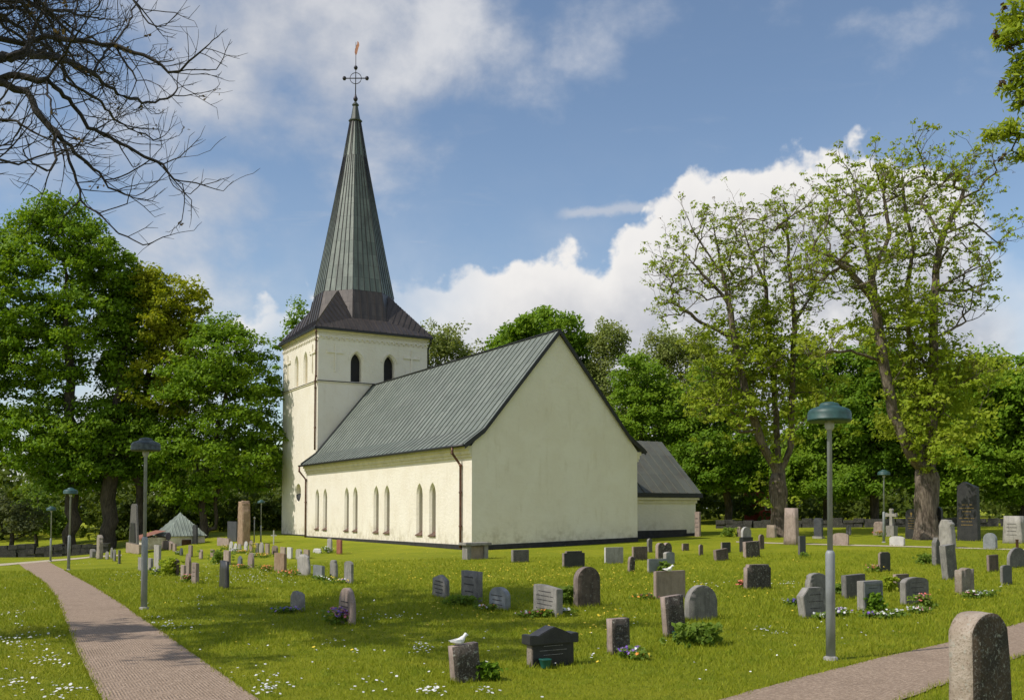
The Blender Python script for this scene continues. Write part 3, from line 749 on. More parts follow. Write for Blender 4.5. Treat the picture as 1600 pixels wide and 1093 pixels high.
# sacristy on the far side
Q0 = 2.6; QD = 8.2
def AW(a, b, z): return CW(Q0+a, W_+b, z)
AWW = along(CW(Q0, W_, 2), V, 1087); aeave = zat(AW(0, AWW*.7, 0), 770); aridge = zat(AW(QD/2, AWW*.4, 0), 686.5)
an = MB()
an.face([AW(0, 0, -.5), AW(0, AWW, -.5), AW(0, AWW, aeave), AW(0, 0, aeave)]); an.face([AW(QD, 0, -.5), AW(QD, AWW, -.5), AW(QD, AWW, aeave), AW(QD, 0, aeave)])
an.face([AW(0, AWW, -.5), AW(QD, AWW, -.5), AW(QD, AWW, aeave), AW(0, AWW, aeave)])
an.build('sacristy_wall', M['plaster'], church, True)
ar = AWW+.25; hip = along(AW(QD/2, 0, aridge), V, 1034)
uvquad([([AW(-.35, -.3, aeave), AW(-.35, ar, aeave), AW(QD/2, hip, aridge), AW(QD/2, -.3, aridge)], .75),
        ([AW(QD+.35, ar, aeave), AW(QD+.35, -.3, aeave), AW(QD/2, -.3, aridge), AW(QD/2, hip, aridge)], .75),
        ([AW(-.35, ar, aeave), AW(QD+.35, ar, aeave), AW(QD/2, hip, aridge)], .75)], 'sacristy_roof', M['annexroof'])
ag = MB(); ag.box(AW(-.42, 0, aeave-.30), V*(ar+.05), U*.14, Vector((0, 0, .29))); ag.box(AW(-.28, ar-.09, aeave-.30), U*(QD+.6), V*.14, Vector((0, 0, .29)))
ag.box(CW(1.2, W_+OV-.2, EAVE-.9), U*1.3, V*.55, Vector((0, 0, .4)))
ag.build('sacristy_eaves', M['iron'], church, True)
ac = MB(); ac.box(AW(-.3, .002, aeave-.47), V*(AWW+.1), U*.298, Vector((0, 0, .16))); ac.box(AW(-.12, .002, aeave-.70), V*(AWW+.04), U*.118, Vector((0, 0, .22)))
ac.build('sacristy_cornice', M['trim'], church, True)
plinth_run(pl, Q0, W_+.0, Q0, W_+AWW*.88, -U, .92, .98); plinth_run(pl, Q0-.01, W_+AWW*.88, Q0-.01, W_+AWW+.03, -U, .72, .74)
pl.build('plinth', M['plinth'], church, True)

# ------------------------------------------------------------------ trees
def resample(poly, step):
    P = [np.array(p, float) for p in poly]; out = [P[0]]
    for a, b in zip(P, P[1:]):
        d = np.linalg.norm(b-a); n = max(1, int(round(d/step)))
        for k in range(1, n+1): out.append(a+(b-a)*k/n)
    return out
def skeleton(limbs, tips, rng, step=.8, jit=.1, up=.15, fall=.6):
    """limbs are drawn by hand, every tip is joined to the nearest sensible point of what has grown so far"""
    P = []; par = []
    for li, poly in enumerate(limbs):
        pts = resample(poly, step)
        if li == 0: prev = -1
        else:
            A = np.array(P); prev = int(np.argmin(((A-pts[0])**2).sum(1))); pts = pts[1:] if np.linalg.norm(A[prev]-pts[0]) < step else pts
        for i, p in enumerate(pts):
            j = rng.normal(0, jit, 3)*(1 if 0 < i else 0)
            P.append(p+j); par.append(prev); prev = len(P)-1
    nl = len(P); tipidx = []
    if len(tips):
        tips = np.asarray(tips); A = np.array(P)
        dd = np.sqrt(((tips[:, None, :]-A[None])**2).sum(2)).min(1)
        buf = np.zeros((len(P)+len(tips)*40, 3)); buf[:len(P)] = A; n = len(P); parent = list(par)
        for ti in np.argsort(dd):
            t = tips[ti]; D = buf[:n]-t; dist = np.sqrt((D**2).sum(1)); cost = dist+fall*np.maximum(0, D[:, 2])
            k = int(np.argmin(cost)); a = buf[k]; L = dist[k]; m = max(1, min(30, int(math.ceil(L/step))))
            c = (a+t)/2+rng.normal(0, .12*L, 3); c[2] += up*L; prev = k
            for i in range(1, m+1):
                f = i/m; p = (1-f)**2*a+2*f*(1-f)*c+f*f*t
                if i < m: p = p+rng.normal(0, jit*.6, 3)
                if n >= len(buf): break
                buf[n] = p; parent.append(prev); prev = n; n += 1
            tipidx.append(prev)
        P = buf[:n]; par = parent
    else: P = np.array(P)
    return np.array(P), np.array(par), nl, tipidx
def wood_mesh(name, P, par, rb, rt, cut=0):
    n = len(P); cnt = np.zeros(n); kids = [[] for _ in range(n)]
    for i in range(n):
        if par[i] >= 0: kids[par[i]].append(i)
    for i in range(n-1, -1, -1):
        if not kids[i]: cnt[i] = 1
        if par[i] >= 0: cnt[par[i]] += cnt[i]
    e = math.log(rb/rt)/max(math.log(max(cnt[0], 2)), .1); r = rt*cnt**e
    mb_v = []; mb_f = []; starts = [(0, -1)]; off = 0
    while starts:
        i, pr = starts.pop(); chain = [i] if pr < 0 else [pr, i]
        while kids[i]:
            ks = sorted(kids[i], key=lambda k: -cnt[k]); 
            for k in ks[1:]: starts.append((k, i))
            i = ks[0]; chain.append(i)
        rr = r[chain].copy()
        if pr >= 0: rr[0] = rr[1]*1.05
        rr[-1] *= .6
        if rr.max() < cut: continue
        ns = 10 if rr.max() > .25 else 6 if rr.max() > .06 else 4 if rr.max() > .02 else 3
        pts = P[chain]; d = np.gradient(pts, axis=0); d /= np.linalg.norm(d, axis=1)[:, None]+1e-9
        ref = np.array([.31, .95, .1]); a = np.cross(d, ref); a /= np.linalg.norm(a, axis=1)[:, None]+1e-9; b = np.cross(d, a)
        ang = np.arange(ns)*2*math.pi/ns
        ring = pts[:, None, :]+(a[:, None, :]*np.cos(ang)[None, :, None]+b[:, None, :]*np.sin(ang)[None, :, None])*rr[:, None, None]
        mb_v.append(ring.reshape(-1, 3)); m = len(chain)
        q = np.arange(m-1)[:, None]*ns+np.arange(ns)[None]; q2 = np.arange(m-1)[:, None]*ns+(np.arange(ns)[None]+1) % ns
        mb_f.append(np.stack([q, q2, q2+ns, q+ns], 2).reshape(-1, 4)+off); off += m*ns
    v = np.concatenate(mb_v); f = np.concatenate(mb_f)
    me = bpy.data.meshes.new(name); me.vertices.add(len(v)); me.vertices.foreach_set('co', v.astype(np.float32).ravel())
    me.loops.add(len(f)*4); me.loops.foreach_set('vertex_index', f.astype(np.int32).ravel()); me.polygons.add(len(f))
    me.polygons.foreach_set('loop_start', np.arange(0, len(f)*4, 4, dtype=np.int32)); me.polygons.foreach_set('loop_total', np.full(len(f), 4, np.int32))
    me.polygons.foreach_set('use_smooth', np.ones(len(f), bool)); me.update(calc_edges=True)
    return me
def leaf_mesh(name, centers, n, spread, size, rng, up=.7, droop=0, aspect=.6):
    """loose leaf-shaped quads gathered in flattened clumps, thickest on the upper side of each clump"""
    C = np.repeat(np.asarray(centers), n, 0); k = len(C)
    d = rng.normal(0, 1, (k, 3)); d /= np.linalg.norm(d, axis=1)[:, None]; rad = rng.uniform(0, 1, k)**.45
    d[:, 2] = np.where(d[:, 2] < -.35, -d[:, 2]*.6, d[:, 2])
    sc = np.repeat(rng.uniform(.6, 1.35, len(centers)), n)
    pos = C+d*rad[:, None]*np.array([spread, spread, spread*.85])*sc[:, None]
    if droop: pos[:, 2] -= rng.uniform(0, droop, k)
    nr = rng.normal(0, 1, (k, 3))*.70+d*.40+np.array([-.50, -.38, .45+.3*up]); nr /= np.linalg.norm(nr, axis=1)[:, None]
    t = np.cross(nr, rng.normal(0, 1, (k, 3))); t /= np.linalg.norm(t, axis=1)[:, None]+1e-9; b = np.cross(nr, t)
    s = size*rng.uniform(.6, 1.3, k)[:, None]*.5
    q = np.stack([pos-t*s, pos+b*s*aspect, pos+t*s-nr*s*.25, pos-b*s*aspect], 1)
    return quick_mesh(name, q.reshape(-1, 3), 4)
def blob_points(blobs, total, rng, shell=.42):
    w = np.array([b[3]*b[4]+b[3]*b[5] for b in blobs]); w = w/w.sum(); out = []
    for b, f in zip(blobs, w):
        m = max(3, int(total*f)); d = rng.normal(0, 1, (m, 3)); d /= np.linalg.norm(d, axis=1)[:, None]
        out.append(np.array(b[:3])+d*(rng.uniform(0, 1, m)**shell)[:, None]*np.array(b[3:6]))
    return np.concatenate(out)
def px_blobs(lst, base, depth):
    """crown lobes noted from the photograph (x, y, half width, half height, depth offset, half depth in metres) turned into metres"""
    out = []
    for (px, py, rx, ry, dd, rd) in lst:
        p = wp(px, py, depth+dd); k = (depth+dd)/FPX
        out.append((p.x-base.x, p.y-base.y, p.z-base.z, rx*k, rd, ry*k))
    return out
def px_limb(lst, base, depth):
    out = []
    for q in lst:
        p = wp(q[0], q[1], depth+(q[2] if len(q) > 2 else 0)); out.append((p.x-base.x, p.y-base.y, p.z-base.z))
    return out
def tree(name, base, limbs, tips, leafpts, label, cat, group, leaf, bark='bark', rb=.4, rt=.015, nleaf=40, spread=.9, lsize=.35, seed=1, step=.9, jit=.1, up=.15, droop=0, cut=0, fall=.6, upn=.7, bud=None):
    rng = np.random.default_rng(seed)
    root = empty(name, base, label, cat, group)
    P, par, nl, ti = skeleton(limbs, tips, rng, step, jit, up, fall)
    # flare at the foot
    put('trunk', wood_mesh('trunk', P, par, rb, rt, cut), M[bark], root)
    if leafpts is not None and len(leafpts): put('crown', leaf_mesh('crown', leafpts, int(nleaf*1.5), spread, lsize*.8, rng, upn, droop), M[leaf], root)
    if bud is not None: tag(put('buds', leaf_mesh('buds', bud, 7, .26, .12, rng, .3), M['bud'], root), kind='stuff')
    return root
def ground_at(px, depth):
    x = (px-800)/FPX*depth; return Vector((x, depth, gzf(x, depth)))
def leafy(name, label, cat, px, depth, blobs, leaf, bark='bark', n=330, nleaf=55, spread=1.2, lsize=.5, rb=.4, seed=1, stems=None, group=None, shell=.42, droop=0, rt=.02, extra=0):
    base = ground_at(px, depth); base.z -= .1
    bl = px_blobs(blobs, base, depth); rng = np.random.default_rng(seed+100)
    pts = blob_points(bl, n, rng, shell); pts = pts[pts[:, 2] > 1.2]
    tipz = max(b[2]+b[5]*.4 for b in bl); cb = bl[0]
    limbs = stems or [[(0, 0, -.3), (rng.normal(0, .2), rng.normal(0, .2), tipz*.3), (cb[0]*.6, cb[1]*.6, cb[2]), (cb[0], cb[1], tipz)]]
    k = min(len(pts), 140)
    tips = pts[rng.choice(len(pts), k, False)]
    return tree(name, base, limbs, tips, pts, label, cat, group, leaf, bark, rb, rt, nleaf, spread, lsize, seed, 1.1, .12, .15, droop, 0)

# left group
D1 = gp(112, 862).y
leafy('maple_tree', 'tallest dark green maple at the left edge beyond the path lamps', 'tree', 112, D1,
      [(95, 470, 105, 150, 0, 6.5), (20, 560, 100, 150, 1, 6), (-60, 520, 90, 170, 0, 6), (95, 360, 62, 52, 0, 4), (160, 420, 52, 70, 1, 4), (180, 560, 50, 120, 2, 4.5), (60, 690, 110, 55, 0, 6), (175, 680, 60, 60, 2, 4), (25, 400, 45, 55, 0, 4)],
      'maple', n=900, nleaf=70, spread=1.3, lsize=.5, rb=.6, seed=3, stems=None, shell=.40)
D2 = gp(170, 860).y+3
leafy('maple_tree', 'dark trunked maple close behind the tall rough memorial pillar at left', 'tree', 170, D2,
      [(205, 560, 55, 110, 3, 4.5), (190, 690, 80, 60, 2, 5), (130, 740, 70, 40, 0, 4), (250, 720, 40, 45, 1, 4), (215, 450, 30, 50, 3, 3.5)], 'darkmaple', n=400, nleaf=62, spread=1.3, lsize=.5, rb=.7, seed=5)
leafy('oak_tree', 'golden green young-leaved oak rising between two dark maples', 'tree', 222, 94,
      [(255, 500, 52, 62, 0, 4.5), (285, 545, 45, 70, 0, 4.5), (240, 450, 34, 32, 0, 3), (255, 620, 60, 60, 0, 5), (300, 470, 24, 30, 0, 3)], 'oak', n=300, nleaf=46, spread=1.15, lsize=.5, rb=.35, seed=7, shell=.5)
leafy('lime_tree', 'bright green twin-stemmed tree standing between the spire and the pyramid roofed shed', 'tree', 326, 92,
      [(362, 570, 68, 62, 0, 5.5), (310, 610, 70, 60, -1, 5.5), (400, 640, 48, 75, 0, 4.5), (290, 700, 60, 55, 0, 5), (365, 700, 75, 70, -1, 5.5), (350, 525, 38, 28, 0, 3), (420, 730, 30, 50, 0, 3), (300, 770, 60, 30, 0, 4)],
      'maple', n=520, nleaf=58, spread=1.15, lsize=.46, rb=.45, seed=9,
      stems=[[(-.5, 0, -.3), (-.5, 0, 3), (-.2, .2, 7), (1.2, 0, 12), (2, 0, 15.5)], [(.0, .1, .2), (.65, .2, 1), (.7, .3, 4), (1.5, 0, 8), (3.2, 0, 12)], [(-.4, 0, 5), (-1.6, 0, 8), (-2.2, 0, 11)]])
leafy('maple_tree', 'leafy treetop peeping out just left of the belfry', 'tree', 475, 118,
      [(470, 500, 34, 30, 0, 3), (455, 560, 30, 50, 0, 4), (490, 620, 50, 60, 0, 5)], 'maple', n=70, nleaf=40, spread=1.1, lsize=.55, rb=.4, seed=11, shell=.6)
leafy('fruit_tree', 'small grey green spreading tree at the far left beyond the wall', 'tree', 18, 92,
      [(20, 812, 50, 24, 0, 3), (-20, 800, 40, 28, 0, 3), (45, 825, 25, 16, 0, 2)], 'fruit', n=90, nleaf=45, spread=.8, lsize=.4, rb=.22, seed=13)
leafy('maple_tree', 'sunny bright green young tree behind the two distant lamps', 'tree', 60, 108,
      [(55, 785, 34, 30, 0, 3.5), (75, 815, 38, 28, 0, 3.5), (100, 820, 18, 22, 0, 2)], 'shrub', n=90, nleaf=45, spread=1.0, lsize=.5, rb=.2, seed=15)
# behind the church
leafy('birch_tree', 'pale feathery birch behind the belfry right of the tower', 'tree', 700, 112,
      [(690, 530, 42, 34, 0, 4), (725, 560, 40, 40, 0, 4), (660, 570, 40, 50, 0, 4), (760, 590, 40, 45, 0, 4), (690, 620, 80, 50, 0, 5)], 'birch', 'birchbark', n=330, nleaf=46, spread=1.1, lsize=.45, rb=.25, seed=17, shell=.6, droop=1.2)
leafy('maple_tree', 'round bright green maple crown behind the gable peak', 'tree', 850, 108,
      [(850, 530, 66, 42, 0, 5), (800, 545, 34, 34, 0, 4), (895, 550, 30, 40, 0, 4), (850, 600, 90, 60, 0, 6)], 'maple', n=330, nleaf=60, spread=1.3, lsize=.6, rb=.45, seed=19)
leafy('birch_tree', 'tall drooping birch right of the gable peak', 'tree', 945, 106,
      [(945, 530, 28, 38, 0, 3), (935, 590, 36, 55, 0, 4), (960, 650, 40, 60, 0, 4), (968, 520, 14, 26, 0, 2)], 'birch', 'birchbark', n=230, nleaf=46, spread=1.0, lsize=.42, rb=.28, seed=21, shell=.6, droop=1.6)
leafy('birch_tree', 'soft grey green birch between the gable and the left of two old elms', 'tree', 1050, 112,
      [(1040, 545, 36, 34, 0, 4), (1080, 550, 40, 42, 0, 4), (1000, 570, 24, 36, 0, 3), (1060, 620, 70, 50, 0, 5)], 'birch', 'birchbark', n=300, nleaf=46, spread=1.1, lsize=.45, rb=.3, seed=23, shell=.6, droop=1.3)
mg = 'dense maples standing behind the churchyard'
for i, (lab, px, d, bl, n, lf) in enumerate([
    ('vivid green maple behind the sacristy roof', 1010, 92, [(1000, 600, 48, 44, 0, 4), (1040, 660, 60, 60, 0, 5), (985, 660, 40, 70, 0, 4), (1075, 700, 50, 60, 0, 4), (1040, 745, 70, 30, 0, 4)], 280, 'maple'),
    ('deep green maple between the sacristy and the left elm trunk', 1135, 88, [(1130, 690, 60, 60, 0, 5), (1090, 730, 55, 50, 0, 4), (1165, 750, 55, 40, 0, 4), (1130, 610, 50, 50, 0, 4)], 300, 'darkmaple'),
    ('broad maple directly behind the near right lamp head', 1290, 84, [(1290, 660, 65, 70, 0, 5), (1250, 740, 55, 40, 0, 4), (1330, 730, 60, 50, 0, 4), (1270, 590, 40, 40, 0, 4)], 320, 'maple'),
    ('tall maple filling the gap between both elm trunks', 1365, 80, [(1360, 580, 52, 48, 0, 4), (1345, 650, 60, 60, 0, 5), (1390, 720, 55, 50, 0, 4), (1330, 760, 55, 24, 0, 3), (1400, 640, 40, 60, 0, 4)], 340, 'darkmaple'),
    ('maple behind the tall black obelisk stone', 1510, 78, [(1500, 640, 60, 70, 0, 5), (1540, 600, 45, 50, 0, 4), (1500, 730, 65, 50, 0, 5), (1550, 700, 50, 60, 0, 4), (1470, 770, 40, 24, 0, 3)], 360, 'maple'),
    ('maple filling the right edge behind the graves', 1600, 76, [(1590, 640, 50, 60, 0, 5), (1640, 680, 60, 90, 0, 5), (1585, 740, 50, 50, 0, 4), (1660, 600, 60, 70, 0, 5)], 330, 'maple')]):
    leafy('maple_tree', lab, 'tree', px, d, bl, lf, n=int(n*1.5), nleaf=58, spread=1.05, lsize=.42, rb=.35, seed=31+i, group=mg)

def shoots(P, par, starts, rng, specs, wind):
    """side shoots on side shoots: each level (spacing, shortest, longest, step)"""
    P = [np.array(p) for p in P]; par = list(par); front = [(i, None) for i in starts]
    for sp, lo, hi, st in specs:
        new = []
        for i, hd in front:
            if rng.random() > sp: continue
            pi = par[i]; d = P[i]-P[pi] if pi >= 0 else np.array([0, 0, 1.]); d = d/(np.linalg.norm(d)+1e-9)
            o = rng.normal(0, 1, 3); o -= d*o.dot(d); o /= np.linalg.norm(o)+1e-9; an = rng.uniform(.5, 1.05)
            v = d*math.cos(an)+o*math.sin(an)+wind*rng.uniform(.2, 1); v /= np.linalg.norm(v)
            L = rng.uniform(lo, hi); m = max(2, int(L/st)); prev = i; p = P[i]; bend = rng.normal(0, .045, 3)+np.array([0, 0, .03])
            for k in range(m):
                v = v+bend+rng.normal(0, .09, 3); v /= np.linalg.norm(v); p = p+v*L/m; P.append(p); par.append(prev); prev = len(P)-1; new.append((prev, v))
        front = new
    return np.array(P), np.array(par)

# the two old elms with open crowns; limbs follow the photograph
zq = lambda *p: [(980+a*.622, 180+b*.622)+tuple(r) for a, b, *r in p]
def elm(label, bpx, bpy, limbs, crown, lower, seed, rb, n1, n2, bareness):
    base = gp(bpx, bpy); d = base.y
    base.z -= .1
    L = [px_limb(l, base, d) for l in limbs]; L[0] = [(0, 0, -.2)]+L[0]
    rng = np.random.default_rng(seed)
    c1 = blob_points(px_blobs([(a, b+14, rx*.92, ry*.8, e, f) for a, b, rx, ry, e, f in crown], base, d), n1, rng, .45); c2 = blob_points(px_blobs(lower, base, d), n2, rng, .55)
    P, par, nl, ti = skeleton(L, np.concatenate([c1, c2]), rng, .5, .022, .06, 1.1)
    n0 = len(P); st = [i for i in range(n0) if P[i][2] > 7.5]
    P, par = shoots(P, par, st, rng, [(.72, .5, 1.35, .25), (.60, .3, .8, .18), (.42, .2, .45, .15)], np.array([0, 0, .55]))
    root = empty('elm_tree', base, label, 'tree', 'old elms behind the graves')
    put('trunk', wood_mesh('trunk', P, par, rb*.62, .008), M['elmbark'], root)
    kid = np.ones(len(P), bool); kid[par[par >= 0]] = False; tipp = P[kid]
    bare = np.clip((tipp[:, 2]-10)/9, 0, 1)*bareness
    lp = tipp[rng.random(len(tipp)) > bare]; bd = tipp[rng.random(len(tipp)) < .5]
    m = np.concatenate([lp, c1[rng.random(len(c1)) < 1-bareness*.6]]); lo_ = np.concatenate([c2+rng.normal(0, .7, c2.shape) for _ in range(3)])
    put('crown', leaf_mesh('crown', m[rng.random(len(m)) < .85], 11, .32, .21, rng, .4), M['elm'], root)
    put('lower_crown', leaf_mesh('lower_crown', lo_, 26, .6, .27, rng, .5), M['elm'], root)
    tag(put('buds', leaf_mesh('buds', bd, 4, .16, .11, rng, .4), M['bud'], root), kind='stuff')
    # bulging, burred trunk foot
    mb = MB(); hs = [-.3, .3, .9, 1.6, 2.3, 3.0, 3.7, 4.3]; rr = [1.25, .95, .80, .76, .80, .86, .80, .62]
    rings = []
    for h, q in zip(hs, rr):
        rings.append([(math.cos(a)*rb*q*(1+.13*math.sin(3*a+h*1.7+seed)+.07*math.sin(7*a-h*2)), math.sin(a)*rb*q*(1+.13*math.sin(3*a+h*1.7+seed)), h) for a in [2*math.pi*k/22 for k in range(22)]])
    mb.loft(rings); mb.build('trunk_burr', M['elmbark'], root)
    return root
elm('old elm with a thick burred trunk behind the small white stone cross', 1449, 842,
    [zq((750, 1000), (747, 930), (742, 880)), zq((740, 890), (712, 850, -.6), (665, 740, -1), (640, 600, -1.2), (625, 480, -1), (612, 390, -1), (590, 260, -1), (565, 150, -.5)),
     zq((745, 880), (727, 700, 1), (708, 560, 1.2), (702, 440, 1), (720, 330, .5), (695, 220, .5), (690, 110, 0)), zq((762, 890), (770, 650, 0), (770, 500, -.5), (775, 380, 0), (792, 300, 0), (840, 210, 0), (872, 100, 0)),
     zq((622, 470, -1), (560, 390, -1.5), (490, 345, -2), (440, 325, -2)), zq((645, 620, -1), (560, 592, -2), (512, 592, -2.5), (465, 612, -3)), zq((775, 440, 0), (850, 440, .5), (905, 420, 1)), zq((790, 310), (740, 220, 1), (750, 130, 1)),
     zq((792, 300), (870, 270, -1), (930, 320, -1.5)), zq((615, 400, -1), (660, 300, 0), (640, 180, 0)), zq((605, 330, -1), (530, 220, -1.5), (500, 160, -1.5)), zq((772, 560, -.3), (850, 520, 1), (900, 500, 1))],
    [(1300, 330, 48, 60, -2, 4), (1350, 285, 70, 60, 0, 5), (1430, 265, 75, 50, 0, 5), (1500, 280, 62, 62, 0, 5), (1535, 360, 32, 52, 0, 4), (1330, 410, 70, 60, -1, 5), (1420, 370, 80, 60, 0, 5), (1500, 440, 45, 60, 0, 4), (1280, 400, 40, 40, -2, 3), (1300, 530, 40, 28, -2.5, 3)],
    [(1440, 570, 70, 60, 0, 4), (1490, 610, 50, 70, 0, 4), (1420, 670, 50, 50, 0, 3.5), (1480, 690, 50, 40, -1, 3), (1400, 500, 60, 50, 0, 4)], 41, .78, 260, 140, .30)
elm('old elm leaning slightly left behind the tall pale standing stone', 1217, 838,
    [zq((380, 990), (383, 920), (382, 880)), zq((376, 890), (340, 830, -.5), (305, 720, -1), (275, 600, -1), (257, 480, -1), (232, 360, -1), (212, 250, -1)), zq((380, 880), (370, 700, 1), (360, 560, 1), (345, 400, 1), (340, 250, .5)),
     zq((388, 890), (412, 830), (415, 650), (420, 520), (405, 360), (400, 240)), zq((265, 560, -1), (185, 520, -1.5), (130, 480, -2), (70, 455, -2)), zq((257, 470, -1), (190, 400, -1.5), (130, 330, -2)), zq((345, 420, 1), (300, 310, 1), (270, 220, 1)),
     zq((420, 520), (470, 440, 1), (480, 340, 1)), zq((305, 715, -1), (240, 650, -2), (190, 640, -2)), zq((405, 380), (440, 300, 0), (450, 230, 0)), zq((238, 400, -1), (170, 300, -1), (150, 250, -1))],
    [(1100, 375, 62, 60, -1, 4), (1170, 345, 65, 50, 0, 4.5), (1235, 345, 50, 50, 0, 4.5), (1060, 430, 52, 55, -1, 4), (1150, 430, 80, 60, 0, 5), (1240, 430, 55, 60, 0, 4.5), (1280, 440, 30, 60, 0, 4), (1040, 480, 30, 24, -2, 3)],
    [(1130, 560, 70, 60, 0, 4.5), (1210, 560, 65, 70, 0, 4.5), (1110, 640, 50, 40, -1, 3.5), (1190, 660, 65, 50, 0, 4), (1270, 600, 40, 70, 0, 4), (1180, 505, 70, 40, 0, 4), (1200, 750, 24, 24, -1, 1.2)], 43, .66, 230, 160, .50)

# the bare tree whose boughs reach in at top left; its trunk stands outside the picture
D = 17.5; bb = Vector((-14.5, 15.5, 0)); bb.z = gzf(bb.x, bb.y)
zb = lambda *p: [(a*.384, b*.384)+tuple(r) for a, b, *r in p]
raw = [zb((-330, 330, -1), (-60, 320, 0), (100, 370), (150, 460), (260, 570), (300, 700), (330, 810), (400, 870), (480, 940), (590, 995)),
       zb((-330, 300, -1), (0, 230), (110, 215, 1), (250, 235, 3), (380, 300, 4.5), (480, 390, 5.5), (600, 420, 6.5), (680, 400, 7), (750, 350, 7.5), (820, 335, 8)),
       zb((0, 300), (120, 320), (200, 330), (300, 430, 1), (350, 510, 1), (450, 560, 1), (560, 620, 1), (670, 670, 1), (710, 730, 1), (790, 765, 1)),
       zb((-300, 200, 1), (0, 160, 1), (100, 180, 1), (190, 150, 1), (330, 170, 1.5), (460, 190, 2), (590, 220, 2), (690, 290, 2), (760, 290, 2)),
       zb((190, 365), (215, 460, -1), (260, 530, -1), (265, 570, -1)), zb((265, 330, 3), (400, 400, 4), (470, 490, 5), (560, 540, 6), (660, 570, 6.5)),
       zb((-200, 480, -2), (-20, 480, -2), (70, 490, -2), (120, 550, -2), (180, 600, -2)), zb((210, 560), (230, 650, -.5), (205, 700, -.5), (180, 780, -.5)), zb((270, 570), (330, 640, .5), (400, 700, 1), (470, 780, 1), (550, 800, 1)),
       zb((100, 210), (130, 120, 1), (180, 50, 1), (200, -60, 1)), zb((380, 290, 4.5), (440, 200, 5), (520, 110, 5.5), (560, 0, 6)), zb((480, -120, 1), (545, 0, 1), (600, 90, 1), (640, 120, 1)),
       zb((-300, 60, 1), (-50, 60, 0), (60, 40, 0), (90, -60, 0)), zb((250, 235), (330, 120, -1), (400, 20, -1), (430, -80, -1)), zb((460, 190, 2), (520, 260, 2), (560, 320, 2), (620, 330, 2)),
       zb((-120, 640, -2), (-20, 600, -2), (40, 600, -2)), zb((-120, 690, -2), (0, 655, -2), (70, 665, -2)), zb((300, 180, 1.5), (300, 60, 2), (330, -60, 2))]
limbs = [[(0, 0, -.2), (.1, .1, 4), (.3, .3, 8), (.6, .6, 10.5), (1.2, .8, 12.5), (1.5, 1, 16), (1.2, 1, 20)]]+[px_limb(l, bb, D) for l in raw]
limbs = [limbs[0]]+[([(1.0, .8, 11.2)]+l if i in (0, 1, 3, 6, 12, 15, 16) else l) for i, l in enumerate(limbs[1:])]
# limbs of the unseen half
rg = np.random.default_rng(8); nvis = len(limbs)
for k in range(22):
    a = rg.uniform(.4, 5.9); r = rg.uniform(4, 8.5); z = rg.uniform(10, 19)
    limbs.append([(.9, .8, rg.uniform(9, 15)), (math.cos(a)*r*.5, math.sin(a)*r*.5, z-1), (math.cos(a)*r, math.sin(a)*r, z+1)])
for k in range(9):      # boughs reaching backwards over the lawn, up among the others
    limbs.append([(1.4, 1, rg.uniform(12, 16)), (rg.uniform(1.5, 3), rg.uniform(4, 6), rg.uniform(13, 16)), (rg.uniform(2.2, 4.2), rg.uniform(8.5, 11), rg.uniform(12.5, 16.5))])
P, par, nl, ti = skeleton(limbs, [], rg, .2, .022)
root = empty('bare_tree', bb, 'old tree whose almost leafless dark boughs hang in from the top left', 'tree')
st = [i for i in range(len(P)) if i > 110 and np.linalg.norm(P[i][:2]) > 1.8]
P, par = shoots(P, par, st, rg, [(.66, .45, 1.35, .15), (.46, .25, .75, .13), (.42, .12, .38, .11)], np.array([.18, 0, .36]))
put('trunk', wood_mesh('trunk', P, par, .42, .0052), M['twig'], root)
tipz_ = P[rg.random(len(P)) < .012]; off = P[(P[:, 0] < 3.6) & (rg.random(len(P)) < .10)]; off = np.array([p for p in off if not (lambda q: q[0] > -25 and q[1] > -25)(proj(Vector(p)+bb))])
tag(put('buds', leaf_mesh('buds', tipz_, 5, .16, .09, rg, .3), M['bud'], root), kind='stuff')
tag(put('shadow_leaves', leaf_mesh('shadow_leaves', off, 16, .4, .2, rg, .3), M['bud'], root), kind='stuff')  # leaf mass added out of view to thicken the shadow on the lawn

# leafy sprays at top right from an ash outside the picture
D = 15.5; ab = Vector((12.6, 14.5, 0)); ab.z = gzf(12.6, 14.5)
lm = [[(0, 0, -.2), (.1, 0, 4), (0, .2, 9), (-.2, .3, 13)]]+[[(0, .2, 8.6)]+px_limb([(1680, 120), (1640, 60), (1600, 20), (1570, -10)], ab, D), [(0, .2, 7.8)]+px_limb([(1690, 150), (1640, 110), (1600, 122), (1575, 130)], ab, D),
      [(0, .2, 7.2)]+px_limb([(1680, 190), (1635, 215), (1595, 210), (1545, 212)], ab, D), [(-.3, .3, 9)]+px_limb([(1650, 30), (1610, 60), (1580, 70), (1555, 62)], ab, D), px_limb([(1610, 130), (1598, 165), (1590, 150)], ab, D), px_limb([(1600, 212), (1580, 235), (1565, 248)], ab, D)]
rg = np.random.default_rng(19)
for k in range(7):
    a = rg.uniform(-1.5, 1.7); r = rg.uniform(2.5, 4.5); z = rg.uniform(8, 14); lm.append([(0, .2, z-2.5), (math.cos(a)*r*.6, math.sin(a)*r*.6, z-.6), (math.cos(a)*r, math.sin(a)*r, z)])
sp = px_blobs([(1588, 35, 20, 38, 0, .5), (1570, 62, 16, 12, 0, .3), (1594, 95, 14, 16, 0, .3), (1586, 128, 14, 14, 0, .3), (1600, 150, 12, 18, 0, .3), (1578, 200, 17, 18, 0, .3), (1547, 212, 12, 8, 0, .2), (1598, 240, 10, 14, 0, .3), (1625, 100, 30, 120, 0, 1), (1668, 60, 50, 150, 0, 2)], ab, D)
sp += [(1.2, 0, 11, 3, 3, 3.4), (0, 2.5, 10, 3, 2.5, 3)]
pts = blob_points(sp[:8], 150, rg, .6); pt2 = blob_points(sp[8:], 320, rg, .5)
